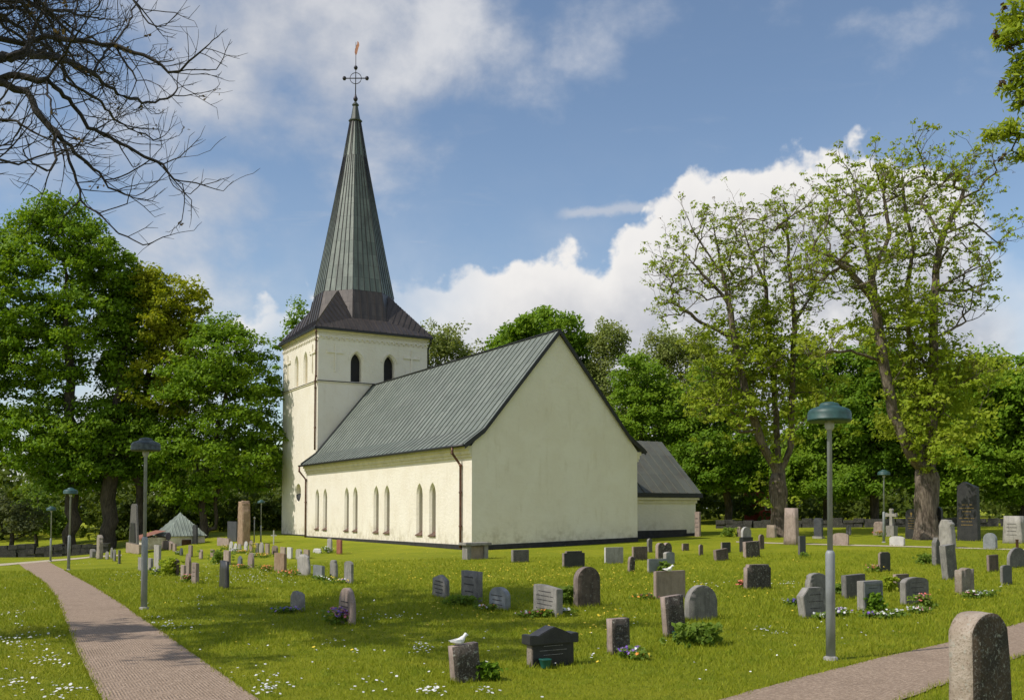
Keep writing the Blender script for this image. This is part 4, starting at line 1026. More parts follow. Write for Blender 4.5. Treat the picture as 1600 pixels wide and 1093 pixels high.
rt = tree('ash_tree', ab, lm, np.concatenate([pts, pt2]), None, 'ash with fresh yellow green sprays hanging in at the top right corner', 'tree', None, 'sprig', 'bark', .28, .005, seed=20, step=.3, jit=.03, up=.05)
put('crown', leaf_mesh('crown', np.concatenate([pts, pt2]), 16, .17, .13, rg, .2, .08, .34), M['sprig'], rt)
sd = px_blobs([(1555, 55, 5, 7, 0, .1), (1568, 14, 4, 8, 0, .1), (1567, 128, 4, 8, 0, .1), (1565, 245, 4, 4, 0, .1), (1576, 75, 6, 3, 0, .1)], ab, D)
tag(put('seed_bunches', leaf_mesh('seed_bunches', blob_points(sd, 16, rg, .6), 10, .06, .07, rg, -.4, .05), M['bud'], rt), kind='stuff')

# wooded skyline and thicket far behind, one mass
rg = np.random.default_rng(50); n = 2600
ang = rg.uniform(-.80, .80, n); dist = rg.uniform(118, 165, n); hx = dist*np.tan(ang); 
hmax = np.interp(hx, [-140, -60, -20, 0, 30, 60, 140], [13, 12.5, 11, 9.5, 12, 15, 15])
zz_ = rg.uniform(0, 1, n)**.8*hmax*(.75+.25*np.sin(hx*.21+dist*.3))
cc = np.stack([hx, dist, zz_+gz(hx, dist)+.5], 1)
tag(put('woodland', leaf_mesh('woodland', cc, 34, 2.2, 1.1, rg, .5), M['wood']), kind='stuff')
n = 1300; hx = rg.uniform(14, 110, n); dist = rg.uniform(92, 112, n); cc = np.stack([hx, dist, rg.uniform(.2, 3.4, n)+gz(hx, dist)], 1)
n = 700; h2 = rg.uniform(-48, -14, n); d2 = rg.uniform(104, 116, n); c2 = np.stack([h2, d2, rg.uniform(.2, 4.2, n)+gz(h2, d2)], 1)
tag(put('undergrowth', leaf_mesh('undergrowth', np.concatenate([cc, c2]), 30, 1.1, .6, rg, .4), M['wood']), kind='stuff')
# ------------------------------------------------------------------ lamps
def make_lamp():
    """one park lamp, 4.1 m tall, at the origin: lower sleeve, pole, collar, hood"""
    mb = MB(); mb.lathe([(.11, -.3), (.11, .04), (.075, .06)], n=20); a = mb.mesh('foot')
    mb = MB(); mb.lathe([(.073, .05), (.073, 1.66), (.066, 1.69), (.048, 1.72)], n=20); b = mb.mesh('sleeve')
    mb = MB(); mb.lathe([(.043, 1.72), (.038, 3.62), (.046, 3.63), (.046, 3.66)], n=16); c = mb.mesh('pole')
    mb = MB(); mb.lathe([(.055, 3.64), (.06, 3.66), (.075, 3.69), (.075, 3.80), (.05, 3.82)], n=18); d = mb.mesh('collar')
    mb = MB(); mb.lathe([(.10, 3.785), (.26, 3.765), (.318, 3.768), (.340, 3.79), (.346, 3.80), (.338, 3.81), (.338, 3.895), (.328, 3.935), (.30, 3.968), (.24, 3.995), (.17, 4.018), (.155, 4.024), (.15, 4.05), (.13, 4.07), (.06, 4.09), (.004, 4.095)], n=36); e = mb.mesh('hood')
    return [('foot', a, 'concrete'), ('sleeve', b, 'lamppole'), ('pole', c, 'lamppole'), ('collar', d, 'lampcollar'), ('hood', e, 'hood')]
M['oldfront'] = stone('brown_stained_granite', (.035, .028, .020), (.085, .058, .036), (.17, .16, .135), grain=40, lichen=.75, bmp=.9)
M['brownside'] = stone('sunlit_hewn_brown_granite', (.22, .18, .15), (.31, .26, .21), (.14, .11, .09), grain=50, bmp=.7)
M['lichenside'] = stone('sunlit_hewn_lichen_granite', (.30, .235, .175), (.42, .35, .28), (.17, .125, .085), grain=44, lichen=.6, bmp=.9)
M['concrete'] = simple('concrete', (.32, .30, .27), .9, 0, .25, 8, .4)
M['lamppole'] = simple('galvanised_pole', (.30, .315, .325), .55, .1, .16, 3)
M['lampcollar'] = simple('lamp_collar', (.42, .42, .40), .5)
M['hood'] = simple('green_enamel', (.030, .078, .070), .5, 0, .25, 9)
M['hoodgrey'] = simple('dirty_shaded_hood', (.06, .075, .072), .6, 0, .5, 16)  # grey from grime, with the hood's shade also put into the colour
parts = make_lamp(); lamp0 = None
for px, py, top, lab, lean in ((1298, 1030, 626, 'nearest green hooded park lamp beside the right gravel walk', -1.3), (225, 951, 683, 'park lamp with dirty grey hood standing right of the left path', .6),
                         (107, 890, 761, 'green hooded park lamp on the right edge of the left path, second along', .5), (79, 877, 790, 'most distant small green lamp at the far bend of the left path', .3),
                         (1381, 847, 733, 'slim green topped park lamp beside the white stone cross', -1.2), (407.5, 849, 780, 'faint dark lamp in shade just left of the tower', 0)):
    P = gp(px, py); h = zat(P, top)-P.z; k = h/4.1
    if lamp0 is None:
        r = empty('park_lamp', P, lab, 'lamp', 'park lamps along the paths'); lamp0 = r
        for n, me, mt in parts: put(n, me, M[mt], r)
    else:
        r = lamp0.copy(); COL.objects.link(r); r.location = P; r['label'] = lab
        for ch in list(lamp0.children):
            c = ch.copy(); COL.objects.link(c); c.parent = r
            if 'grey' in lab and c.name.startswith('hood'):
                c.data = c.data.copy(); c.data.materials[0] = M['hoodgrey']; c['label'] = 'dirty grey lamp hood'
    r.scale = (k, k, k); r.rotation_euler = (0, R_(lean), R_(10*len(lab)))

# ------------------------------------------------------------------ gravestones
def outline(shape, w, h, rnd):
    """front outline of a stone, base centre at the origin"""
    a = w/2; b = -.15
    def arc(cx, cz, r, a0, a1, n=10, rz=None): return [(cx+r*math.cos(a0+(a1-a0)*k/n), cz+(rz or r)*math.sin(a0+(a1-a0)*k/n)) for k in range(n+1)]
    if shape == 'round':
        rz = min(a, h*.6); return [(-a, b), (a, b)]+arc(0, h-rz, a, 0, math.pi, 18, rz)
    if shape == 'seg':
        rz = min(.30*w, h*.4); return [(-a, b), (a, b)]+arc(0, h-rz, a, .0, math.pi, 16, rz)
    if shape == 'low':      # shallow curved top on straight sides
        s = min(.11*w, h*.2); return [(-a, b), (a, b), (a, h-s*1.3)]+arc(0, h-s, a*.93, .25, math.pi-.25, 12, s)+[(-a, h-s*1.3)]
    if shape == 'gable': return [(-a, b), (a, b), (a*.93, h*.80), (0, h), (-a*.93, h*.80)]
    if shape == 'chamfer': return [(-a*.8, b), (a*.8, b), (a, h*.72), (a*.52, h), (-a*.52, h), (-a, h*.72)]
    if shape == 'shoulder':
        s = w*.10; return [(-a, b), (a, b), (a, h-s), (a-s*.4, h-s), (a-s*.75, h-s*.7), (a-s, h), (-a+s, h), (-a+s*.75, h-s*.7), (-a+s*.4, h-s), (-a, h-s)]
    if shape == 'notch':
        s = w*.13; return [(-a, b), (a, b), (a, h-s*.6), (a-s, h-s*.6), (a-s, h), (-a+s, h), (-a+s, h-s*.6), (-a, h-s*.6)]
    if shape == 'twin':
        return [(-a, b), (a, b), (a, h*.72)]+arc(a*.5, h*.72, a*.5, 0, math.pi*.86, 8, h*.28)+arc(-a*.5, h*.76, a*.5, math.pi*.14, math.pi, 8, h*.24)+[(-a, h*.7)]
    if shape == 'wavy': return [(-a, b), (a, b), (a, h*.96), (a*.62, h*.93), (a*.3, h), (-a*.1, h*.985), (-a*.5, h*.9), (-a*.8, h*.94), (-a, h*.9)]
    if shape == 'taper': return [(-a*1.0, b), (a*1.0, b), (a*.80, h), (-a*.80, h)]
    if shape == 'taperarch':
        rz = min(w*.34, h*.4); return [(-a, b), (a, b)]+arc(0, h-rz, a*.86, 0, math.pi, 14, rz)
    if shape == 'obelisk': return [(-a, b), (a, b), (a*.93, h*.90), (a*.05-a*.35, h), (-a*.93, h*.925)]
    if shape == 'slant': return [(-a, b), (a, b), (a, h*.93), (-a*.3, h), (-a, h*.985)]
    if shape == 'rough' or shape == 'roughtall':
        rnd.uniform(0, 1); n = 16; pts = [(-a, b), (a, b)]
        for k in range(n+1):
            t = math.pi*k/n; x = a*math.copysign(abs(math.cos(t))**.55, math.cos(t)); z = h*.30+h*.70*math.sin(t)**(.45 if shape == 'rough' else .3)
            pts.append((x*(1-.16*(z/h))+rnd.uniform(-.035, .035)*w, max(.05, z+rnd.uniform(-.03, .03)*h)))
        return pts
    return [(-a, b), (a, b), (a, h), (-a, h)]
def stone_mesh(pts, t, bev=.012, rough=0, seed=0, z0=0):
    bm = bmesh.new(); vs = [bm.verts.new((x, -t/2, z+z0)) for x, z in pts]; f = bm.faces.new(vs)
    ext_ = bmesh.ops.extrude_face_region(bm, geom=[f]); nv = [g for g in ext_['geom'] if isinstance(g, bmesh.types.BMVert)]
    bmesh.ops.translate(bm, verts=nv, vec=(0, t, 0)); bmesh.ops.recalc_face_normals(bm, faces=bm.faces[:])
    if rough:
        bmesh.ops.triangulate(bm, faces=[g for g in bm.faces if len(g.verts) > 4])
        for _ in range(2): bmesh.ops.subdivide_edges(bm, edges=[e for e in bm.edges if e.calc_length() > .09], cuts=1, use_grid_fill=True)
        rnd = random.Random(seed)
        from mathutils import noise as mn
        o = Vector((rnd.uniform(0, 50), 3, 7))
        for v in bm.verts: v.co += mn.noise_vector(v.co*5+o)*rough+mn.noise_vector(v.co*16+o)*rough*.35
        for g in bm.faces: g.smooth = True
    elif bev:
        ed = [e for e in bm.edges if len(e.link_faces) == 2 and e.calc_face_angle(0) > .7]
        bmesh.ops.bevel(bm, geom=ed, offset=min(bev, t*.2), segments=2, affect='EDGES', clamp_overlap=True)
    me = bpy.data.meshes.new('stone'); bm.to_mesh(me); bm.free(); return me
def lettering(w, h, z0, z1, rows, rnd, y, thick=.5, big=0):
    """rows of small letter-like strokes, too worn or far to read"""
    mb = MB(); n = len(rows)
    for i, r in enumerate(rows):
        z = z1-(z1-z0)*i/max(n-1, 1); hh = (z1-z0)/max(n, 2)*thick*.6; L = w*r; x = -L/2; cw = hh*.62
        while x < L/2-cw:
            if rnd.random() < .14: x += cw*.8; continue
            q = cw*rnd.uniform(.55, .95)
            o = lambda dx, dz, sx, sz: mb.box((x+dx, y-.004, z+dz), (sx, 0, 0), (0, .008, 0), (0, 0, sz))
            k = rnd.random(); s = hh*.22
            o(0, 0, s, hh)
            if k < .6: o(s+.0005, hh-s, q-s, s*.9)
            if k > .3: o(s+.0005, hh*.42, (q-s)*.8, s*.8)
            if .2 < k < .75: o(q-s*.6, 0, s*.6, hh-s-.0005)
            x += cw*1.25
    return mb.mesh('inscription')
STONES = []
SIDE = dict(oldfront='lichenside', mossy='pink', dark='grey', black='brownside', brown='pink', grey='light', slate='grey', blue='light', lichen='lichenside', tan='pink', light='white')  # paler side for each front: part hewn tone, part painted sunlight
GROUP = 'gravestones standing on the churchyard lawn'
def grave(kind, x0, xs, x1, yt, yb, shape, mat, label, lean=0, back=0, rough=0, text=None, base=None, name='gravestone', cat='gravestone', maxt=.5, extra=None, turn=0):
    rnd = random.Random(int(x0*7+yb*13))
    P = gp(xs, yb); c_, s_ = math.cos(R_(turn)), math.sin(R_(turn))
    v = Vector((V.x*c_-V.y*s_, V.x*s_+V.y*c_, 0)); u = Vector((-v.y, v.x, 0))
    a = along(P, v, x1); b = along(P, u, x0)
    if not 0 < a < 8: a = .3
    if not 0 < b < 8: b = .3
    if kind == 'A': w, t = a, b; t = min(max(t, .09), maxt); w = max(w, .12); C = P+v*(w/2)+u*(t/2); rz = math.atan2(v.y, v.x)
    else: w, t = b, a; t = min(max(t, .09), maxt); w = max(w, .12); C = P+u*(w/2)+v*(t/2); rz = math.atan2(-u.y, -u.x)
    h = zat(P, yt)-P.z; k_ = C.y/P.y; h = h*(1+.5*(k_-1))
    C.z = gzf(C.x, C.y)
    top = 0
    root = empty(name, C, label, cat, GROUP if cat == 'gravestone' else None, rz)
    root.rotation_euler = Vector((R_(-back), R_(lean), rz))
    z0 = 0
    if base:   # a separate foot block: (height, overhang, material)
        mb = MB(); bh, ov, bm_ = base; mb.cbox((0, 0, -.15), w+2*ov, t+2*ov, .15+bh); me = mb.mesh('foot_block')
        put('foot_block', me, M[bm_], root); z0 = bh; h -= bh
    sm_ = stone_mesh([(x, z if z0 == 0 else max(z, .002)) for x, z in outline(shape, w, h, rnd)], t, .012 if h > .3 else .006, rough, int(x0), z0)
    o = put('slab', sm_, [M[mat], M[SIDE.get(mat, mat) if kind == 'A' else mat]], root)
    if kind == 'A':      # hewn sides paler than the worked front; sunlit and shaded contrast painted in
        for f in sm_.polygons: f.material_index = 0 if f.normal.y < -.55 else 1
    if text:
        q, z_lo, z_hi, rows = text[:4]; y = -t/2+(.0 if not rough else -.01)
        put('inscription', lettering(w*.92, h, z0+h*z_lo, z0+h*z_hi, rows, rnd, y, text[4] if len(text) > 4 else .5), M[q], root)
    if extra: extra(root, w, h, t, rnd)
    STONES.append((C, w if kind == 'A' else t, t if kind == 'A' else w)); return root, w, h, t
g = grave
# --- front rows, left to right
def dove(root_loc, s, rz, label):
    mb = MB(); spine = [(-.115, .055, .008, .004), (-.08, .05, .03, .012), (-.04, .045, .042, .028), (0, .05, .05, .042), (.035, .065, .045, .045), (.06, .09, .03, .034), (.07, .115, .024, .026), (.085, .132, .026, .025), (.10, .132, .02, .018), (.112, .128, .008, .007), (.125, .122, .003, .003)]
    rings = []
    for i, (x, z, ry, rzz) in enumerate(spine): rings.append([(x-math.sin(a)*rzz*.25, math.cos(a)*ry, z+math.sin(a)*rzz) for a in [2*math.pi*k/14 for k in range(14)]])
    mb.loft(rings)
    r = empty('dove_figurine', root_loc, label, 'figurine', None, rz)
    put('body', mb.mesh('body'), M['ceramic'], r)
    for sg in (-1, 1):
        w = MB(); pts = [(.035, .052, .07), (.0, .06, .085), (-.06, .05, .075), (-.13, .03, .065), (-.06, .054, .045), (.0, .060, .04)]
        w.face([(x, sg*y, z) for x, y, z in pts]); w.face([(x, sg*(y-.012), z) for x, y, z in pts])
        for i in range(len(pts)):
            A, B = pts[i-1], pts[i]; w.face([(A[0], sg*A[1], A[2]), (B[0], sg*B[1], B[2]), (B[0], sg*(B[1]-.012), B[2]), (A[0], sg*(A[1]-.012), A[2])])
        w.build('wing', M['ceramic'], r)
    r.scale = (s, s, s); return r
M['ceramic'] = simple('white_ceramic', (.80, .78, .74), .4, 0, .06, 20)
M['vase'] = simple('green_plastic', (.015, .11, .085), .4)
r, w, h, t = g('A', 704, 711.5, 752, 1008, 1067, 'flat', 'mossy', 'small tilted speckled stone in front with a white dove on top', lean=-5, rough=.006)
dove(r.matrix_basis @ Vector((-w*.16, -.0, h-.012)), 1.15, math.radians(25), 'white dove figurine perched on the small tilted front stone')
def capped(root, w, h, t, rnd):
    n = 12; top = []
    for k in range(n+1):
        x = -1+2*k/n; z = .13*max(0, 1-abs(x)*1.35)**.8+.03*(abs(x) > .8); top.append((x*(w/2+.06), h+z*1.15+.07))
    pts = [(-w/2-.06, h-.045), (w/2+.06, h-.045)]+list(reversed(top))
    put('capstone', stone_mesh(pts, t+.10, .012), M['black'], root)
g('A', 822.5, 831.5, 897, 1003, 1043, 'flat', 'black', 'black stone with an overhanging moulded cap, second in the front row', extra=capped, text=('pale_ink', .45, .8, (.5, .7, .5), .3))
g('A', 948.5, 957, 984.5, 967, 1022.5, 'flat', 'mossy', 'dark brownish slab behind purple and orange pansies', lean=-1, rough=.006, text=('ink', .3, .8, (.6, .7, .5)))
g('A', 1036, 1043.5, 1072, 931, 995.6, 'flat', 'mossy', 'dark slab leaning left in front of a semicircular granite stone', lean=-5, rough=.004)
g('A', 1069.4, 1077, 1121, 915.4, 970, 'round', 'grey', 'wide semicircular grey granite stone beside a leaning dark slab', rough=.006)
g('A', 1483, 1521, 1586, 963, 1165, 'taperarch', 'oldfront', 'large round-topped lichen-covered stone in the near right corner', rough=.012, lean=-1.5)
g('B', 675, 696.5, 702.5, 899, 935, 'gable', 'grey', 'small weathered stone with a pointed top left of the green shrub', lean=2, rough=.008, text=('ink', .2, .7, (.6, .7, .6, .5), .45))
g('B', 720.8, 745.5, 754, 893.8, 944, 'flat', 'grey', 'upright square grey slab behind a low green shrub', rough=.004, text=('ink', .35, .8, (.6, .7, .6), .4))
g('B', 764, 790, 798, 919, 954, 'seg', 'blue', 'low grey stone with an arched top and script lettering', text=('ink', .2, .6, (.75, .6, .7), .6))
g('B', 833, 869.5, 879.5, 917, 964, 'slant', 'light', 'wide pale stone with rows of lettering left of the brown arch', lean=1, text=('ink', .2, .78, (.6, .8, .75, .7, .8), .42))
g('A', 896, 903, 938, 886, 948, 'round', 'brown', 'tall brown arched stone next to the pale lettered slab', rough=.004)
g('A', 1020.9, 1025.5, 1071.3, 892.5, 937, 'flat', 'tan', 'broad light brown slab carrying a white bird')
rr = STONES[-1]; dove(gp(1046, 937)+Vector((.0, .1, zat(gp(1025.5, 937), 893.5)-gp(1025.5, 937).z)), 1.3, math.radians(-28), 'white dove figurine on top of the light brown slab')
g('A', 1161.7, 1167.6, 1204.5, 882, 921, 'shoulder', 'mossy', 'dark stone with stepped shoulders beside a coral red flower', rough=.004, lean=1)
g('A', 1245, 1256, 1296, 919, 966, 'chamfer', 'grey', 'grey stone with slanted shoulders directly behind the near right lamp', back=2, text=('ink', .3, .75, (.5, .6, .5), .3))
g('A', 1257, 1265, 1294, 895.5, 938, 'rough', 'grey', 'rough rounded stone peeping over the slant-shouldered grey one', rough=.015)
g('A', 1315, 1323, 1353.8, 898, 935.5, 'flat', 'dark', 'dark grey block right of the near lamp and behind a framed tablet', lean=-2)
def frame(root, w, h, t, rnd):
    mb = MB(); b = .05
    for x, z, sx, sz in ((-w/2+.02, .06, b, h-.1), (w/2-.02-b, .06, b, h-.1), (-w/2+.021+b, h-.04-b, w-.042-2*b, b)): mb.box((x, -t/2-.018, z), (sx, 0, 0), (0, .03, 0), (0, 0, sz))
    put('raised_border', mb.mesh('raised_border'), M['blue'], root)
g('A', 1339, 1350, 1380, 908, 955, 'flat', 'blue', 'grey stone with a raised frame round its tablet and white pansies', extra=frame, text=('ink', .3, .75, (.5, .7, .5), .3))
g('A', 1395, 1400.5, 1421, 897, 922, 'flat', 'brown', 'low brownish slab half hidden behind the arched grey stone with coral flowers')
g('A', 1406, 1415.5, 1452, 902.5, 946, 'low', 'grey', 'grey stone with a gently curved top beside coral and white flowers', text=('ink', .45, .8, (.5, .6, .4), .3))
g('A', 1492, 1503, 1522.5, 887.5, 928.8, 'wavy', 'lichen', 'lichened stone with a wavy top and a white posy at its right', rough=.006)
g('A', 1372, 1375.5, 1391.8, 862.5, 893, 'notch', 'black', 'black stone with notched corners beside a yellow and pink posy')
g('A', 1455.8, 1463, 1470, 839, 883, 'gable', 'dark', 'narrow dark pillar touching the leaning slab on its left')
g('A', 1472, 1482, 1497.5, 851, 905.8, 'flat', 'dark', 'tall grey slab leaning sharply to the left among upright stones', lean=-7)
g('A', 1541.8, 1545.8, 1561, 867, 894, 'flat', 'brown', 'short brown-sided stone left of the dark arch at the right edge', lean=-1)
g('A', 1562.5, 1567, 1582, 883, 913.8, 'low', 'slate', 'slim dark stone casting a clear shadow nearest the right edge')
g('A', 1573, 1578, 1606, 856, 887.5, 'round', 'dark', 'dark arched stone cut off by the right edge of the view')
# --- middle rows in front of the gable
g('A', 798.5, 802, 826.6, 859, 878.6, 'flat', 'dark', 'low dark rectangle right of the bench-like tomb')
g('A', 878, 881.5, 914, 861, 886.5, 'notch', 'black', 'wide black slab with small notched corners before the gable')
g('A', 944, 946.5, 974.2, 855, 880.4, 'flat', 'light', 'pale grey rectangular slab before the gable')
g('A', 987, 989.8, 1012, 854, 875.6, 'flat', 'brown', 'brown rectangular slab just left of a narrow black arch')
g('A', 1010.6, 1013.6, 1019.7, 841, 862.6, 'round', 'dark', 'narrow dark arch nearest the sacristy corner')
g('A', 1024, 1028.5, 1050, 848, 873, 'twin', 'mossy', 'stone with a double rounded top like two joined tablets')
g('A', 980, 983, 992, 869, 893, 'rough', 'mossy', 'small dark pointed stone leaning alone before the brown slab', rough=.01, lean=3)
g('A', 1011, 1014, 1042.7, 873, 895, 'flat', 'blue', 'low blue-grey slab with green leaves in front')
g('A', 1036, 1041, 1054.6, 862, 882, 'low', 'blue', 'blue-grey stone with a curved top right behind the low leafy slab')
g('A', 1065, 1067.4, 1076.8, 848.8, 860, 'flat', 'brown', 'tiny brown block standing alone before the sacristy')
g('A', 1091.5, 1093.2, 1099, 850, 867.3, 'round', 'brown', 'tiny narrow brown arch alone on the grass right of the tiny block')
g('A', 1115.3, 1120, 1139, 858, 876, 'flat', 'brown', 'brownish slab tipped to the left in front of a dark square one', lean=-6)
g('A', 1126, 1128.2, 1142, 847, 863.8, 'flat', 'black', 'dark square stone behind the brown slab tipped left')
g('A', 1161, 1166, 1188, 846, 871, 'flat', 'mossy', 'thick square brown stone before a pale arched one', lean=-2.5)
g('A', 1157.5, 1161, 1174.5, 823, 862, 'round', 'light', 'pale arched stone on a black foot behind the thick square one', base=(.75, .05, 'black'))
g('A', 1184.8, 1187.5, 1194.5, 834.5, 857.6, 'round', 'brown', 'slim brown stone right of the pale arched one')
g('A', 1246.8, 1250, 1259.5, 837, 868, 'flat', 'slate', 'narrow dark upright slab right of the tall pale standing stone')
# --- back row at right
g('B', 1197, 1211, 1214.5, 820, 839.7, 'taper', 'tan', 'small tapering tan stone at the foot of the left elm', rough=.004)
g('B', 1224, 1243.5, 1249, 793.5, 851, 'taper', 'pink', 'tall pale standing stone tapering upwards beside the left elm', rough=.006, lean=1)
g('B', 1271.5, 1284, 1286.5, 809, 841, 'shoulder', 'slate', 'upright black stone on a pale foot left of the near lamp pole', base=(.14, .06, 'light'))
g('B', 1301, 1325, 1327, 832.5, 851.8, 'low', 'pink', 'low wide pinkish block right of the near lamp pole')
g('B', 1322, 1328.5, 1330.5, 820.5, 835, 'rough', 'grey', 'very small grey stone beyond the low pinkish block', rough=.01)
g('B', 1363.8, 1379, 1383, 814.5, 836, 'rough', 'pink', 'rounded pinkish boulder left of the slim lamp beside the cross', rough=.02)
def crossx(root, w, h, t, rnd):
    k = w; H = 1.02
    pts = [(-.10, 0), (.10, 0), (.085, .56), (.29, .54), (.33, .50), (.36, .60), (.36, .70), (.33, .80), (.29, .75), (.085, .74), (.075, .9), (.12, .96), (.06, 1.05), (-.06, 1.05), (-.12, .96), (-.075, .9), (-.085, .74), (-.29, .75), (-.33, .80), (-.36, .70), (-.36, .60), (-.33, .50), (-.29, .54), (-.085, .56)]
    zt = 1.02; put('stone_cross', stone_mesh([(x*1.15, z*zt) for x, z in pts], .17, .01, 0, 0, h), M['light'], root)
g('B', 1384, 1396.5, 1403, 821, 838, 'flat', 'light', 'white stone cross on a square pedestal before the right elm', extra=crossx, maxt=.6)
g('B', 1389.5, 1412, 1414.5, 837.5, 853, 'low', 'white', 'low cream coloured block just right of the slim lamp')
GT = lambda *r: ('gold', .34, .68, r, .55)
def smallcross(z):
    def f(root, w, h, t, rnd):
        mb = MB(); mb.box((-.02, -t/2-.006, h*z), (.04, 0, 0), (0, .01, 0), (0, 0, .26)); mb.box((-.08, -t/2-.006, h*z+.15), (.0595, 0, 0), (0, .01, 0), (0, 0, .045)); mb.box((.0205, -t/2-.006, h*z+.15), (.0595, 0, 0), (0, .01, 0), (0, 0, .045))
        put('cross_mark', mb.mesh('cross_mark'), M['gold'], root)
    return f
g('B', 1414, 1435, 1438, 794.5, 842, 'taperarch', 'black', 'black arched stone with gold lettering left of the right elm trunk', text=GT(.6, .5, .55, .5, .45), extra=smallcross(.74))
g('B', 1454, 1472, 1475.5, 791, 842, 'taperarch', 'black', 'black arched stone with gold lettering in front of the right elm trunk', text=GT(.6, .65, .5, .5), extra=smallcross(.76))
g('B', 1466, 1487.5, 1494.5, 812.5, 856, 'rough', 'light', 'rough pale upright stone behind the sharply leaning slab', rough=.014)
g('B', 1495.5, 1528, 1533, 752, 845, 'obelisk', 'black', 'tallest black stone with gold lettering and a sloping top', text=('gold', .26, .60, (.62, .80, .5, .22, .8, .58, .6), .5))
g('B', 1536, 1555.5, 1559, 832.5, 858, 'round', 'blue', 'smooth light grey arch right of the tallest black stone')
g('B', 1566, 1597, 1604, 806, 849, 'taper', 'light', 'broad weathered cream stone tapering upwards near the right edge', rough=.004, text=('ink', .3, .7, (.5, .6, .5, .55), .35))
g('B', 1151, 1157, 1159, 822, 838, 'rough', 'pink', 'small pinkish stone in shade behind the pale arched one', rough=.01)
g('B', 1085.5, 1093, 1095.5, 799, 838, 'flat', 'pink', 'slim tall pinkish memorial against the sacristy corner', text=('ink', .35, .7, (.7, .7, .7), .8))
# --- left: stones facing the low sun
g('B', 529, 549, 556, 920, 977, 'round', 'pink', 'rounded pinkish stone with a bowl of purple pansies in front', rough=.008, text=('ink', .2, .6, (.6, .6, .6, .6), .35))
g('B', 453.7, 471, 477.5, 926, 955.5, 'rough', 'grey', 'small squat grey stone behind white and violet pansies', rough=.01)
g('B', 537.3, 548.5, 551.8, 876.6, 912, 'low', 'grey', 'slim grey stone with yellow flowers, rightmost of a row of three')
g('B', 515, 523.2, 528, 875, 904, 'rough', 'light', 'slim pale stone between a low block and a slim grey stone', rough=.008)
g('B', 489, 502.7, 507.5, 883.7, 904, 'flat', 'blue', 'low grey block right of the rough bright boulder stone')
g('B', 463.8, 480.5, 485, 867, 900, 'roughtall', 'light', 'rough bright boulder-like stone right of the reddish slab', rough=.02)
g('B', 428, 443.7, 448, 864.5, 894.3, 'flat', 'rust', 'reddish brown rectangular slab near orange flowers')
g('B', 342, 354, 357.3, 876.6, 921, 'taper', 'black', 'dark tapering stone beside tall green leaves', rough=.006)
g('B', 386.7, 394, 397.4, 863, 887.7, 'round', 'pink', 'slim pinkish rounded stone left of the reddish slab')
g('B', 371, 376.2, 379, 868, 886, 'gable', 'blue', 'very small blue-grey stone left of the slim pinkish one')
g('B', 349, 357, 360.7, 860, 882, 'flat', 'pink', 'pinkish stone right behind the tall green leaves')
rowm = [(357.7, 364.6, 845.4, 861.5, 'round', 'white', 'white rounded stone, first in the far flower row'), (365.0, 370.6, 848.4, 862, 'round', 'white', 'small white rounded stone, second in the far flower row'), (371.5, 377, 849.4, 862.3, 'rough', 'light', 'small grey-white stone, third in the far flower row'),
        (381, 387.3, 845.4, 861, 'round', 'white', 'bright narrow arch left of the pink one in the far flower row'), (389, 395.4, 844, 862.5, 'round', 'pink', 'pink narrow arch in the far flower row'), (399, 403.8, 848, 864, 'flat', 'light', 'thin pale slab behind yellow flowers in the far row'),
        (404.6, 412.5, 847, 864.5, 'round', 'light', 'pale arch right of the yellow flowers in the far row'), (414, 421.5, 849, 867, 'flat', 'tan', 'tan slab in the middle of the far row'), (424.5, 434.6, 852, 866, 'low', 'tan', 'broader tan stone behind the reddish slab'), (437.6, 447.7, 854.5, 868.6, 'flat', 'tan', 'tan block just right of the reddish slab top'),
        (448.3, 457.4, 855, 872.6, 'flat', 'white', 'bluish white slab near the right end of the far row'), (461.8, 472.2, 857.5, 874.6, 'low', 'light', 'pale stone behind the rough bright boulder stone'), (474, 484.5, 858.5, 872, 'flat', 'tan', 'tan stone ending the far row at the right')]
for x0, x1, yt, yb, sh, mt, lab in rowm: g('B', x0, x1-(x1-x0)*.30, x1, yt, yb, sh, mt, lab, rough=.008 if sh == 'rough' else 0)
g('B', 510.5, 516.5, 519.6, 841, 862.5, 'rough', 'light', 'pale stone near the nave wall left of the red one', rough=.008)
g('B', 525.6, 532, 535, 843, 865.6, 'flat', 'red', 'polished red stone nearest the nave wall')
g('B', 489, 500, 503, 857, 864, 'rough', 'white', 'low whitish boulder lying on the grass near the nave', rough=.02)
g('B', 240, 247.8, 251.5, 851.6, 893.4, 'flat', 'light', 'tall pale pillar-like stone behind the left lamp')
g('B', 289, 295, 298, 864.4, 903.8, 'round', 'pink', 'slim tall stone rising over pink flowers')
g('B', 298.8, 305.6, 311, 879.4, 912, 'flat', 'pink', 'thick pale pink block with lettering right of pink flowers', text=('ink', .35, .75, (.5, .6, .5), .3))
g('B', 281.9, 286.8, 289.5, 882.8, 906.5, 'flat', 'pink', 'short pinkish slab left of the slim tall stone')
g('B', 271, 275.5, 280, 873.8, 899, 'flat', 'brown', 'thin brown slab leaning slightly right among shrubs', lean=4)
g('B', 215.3, 220.4, 223.8, 871, 892, 'flat', 'light', 'pale small slab left of the left lamp pole')
g('B', 231, 235.4, 239.4, 872, 890.6, 'flat', 'light', 'pale small slab right of the left lamp pole')
g('B', 184.2, 186, 188.3, 859, 880.3, 'flat', 'dark', 'thin dark post-like stone alone at left')
g('B', 176.3, 179, 181.2, 858, 876.6, 'round', 'grey', 'thin grey stone left of the dark post-like one')
g('B', 172.2, 174.6, 176.0, 855, 872, 'round', 'grey', 'thinnest grey stone of the small left group')
g('B', 164.3, 168, 170.3, 861, 873.8, 'round', 'light', 'small round-headed pale stone by the tall rough pillar')
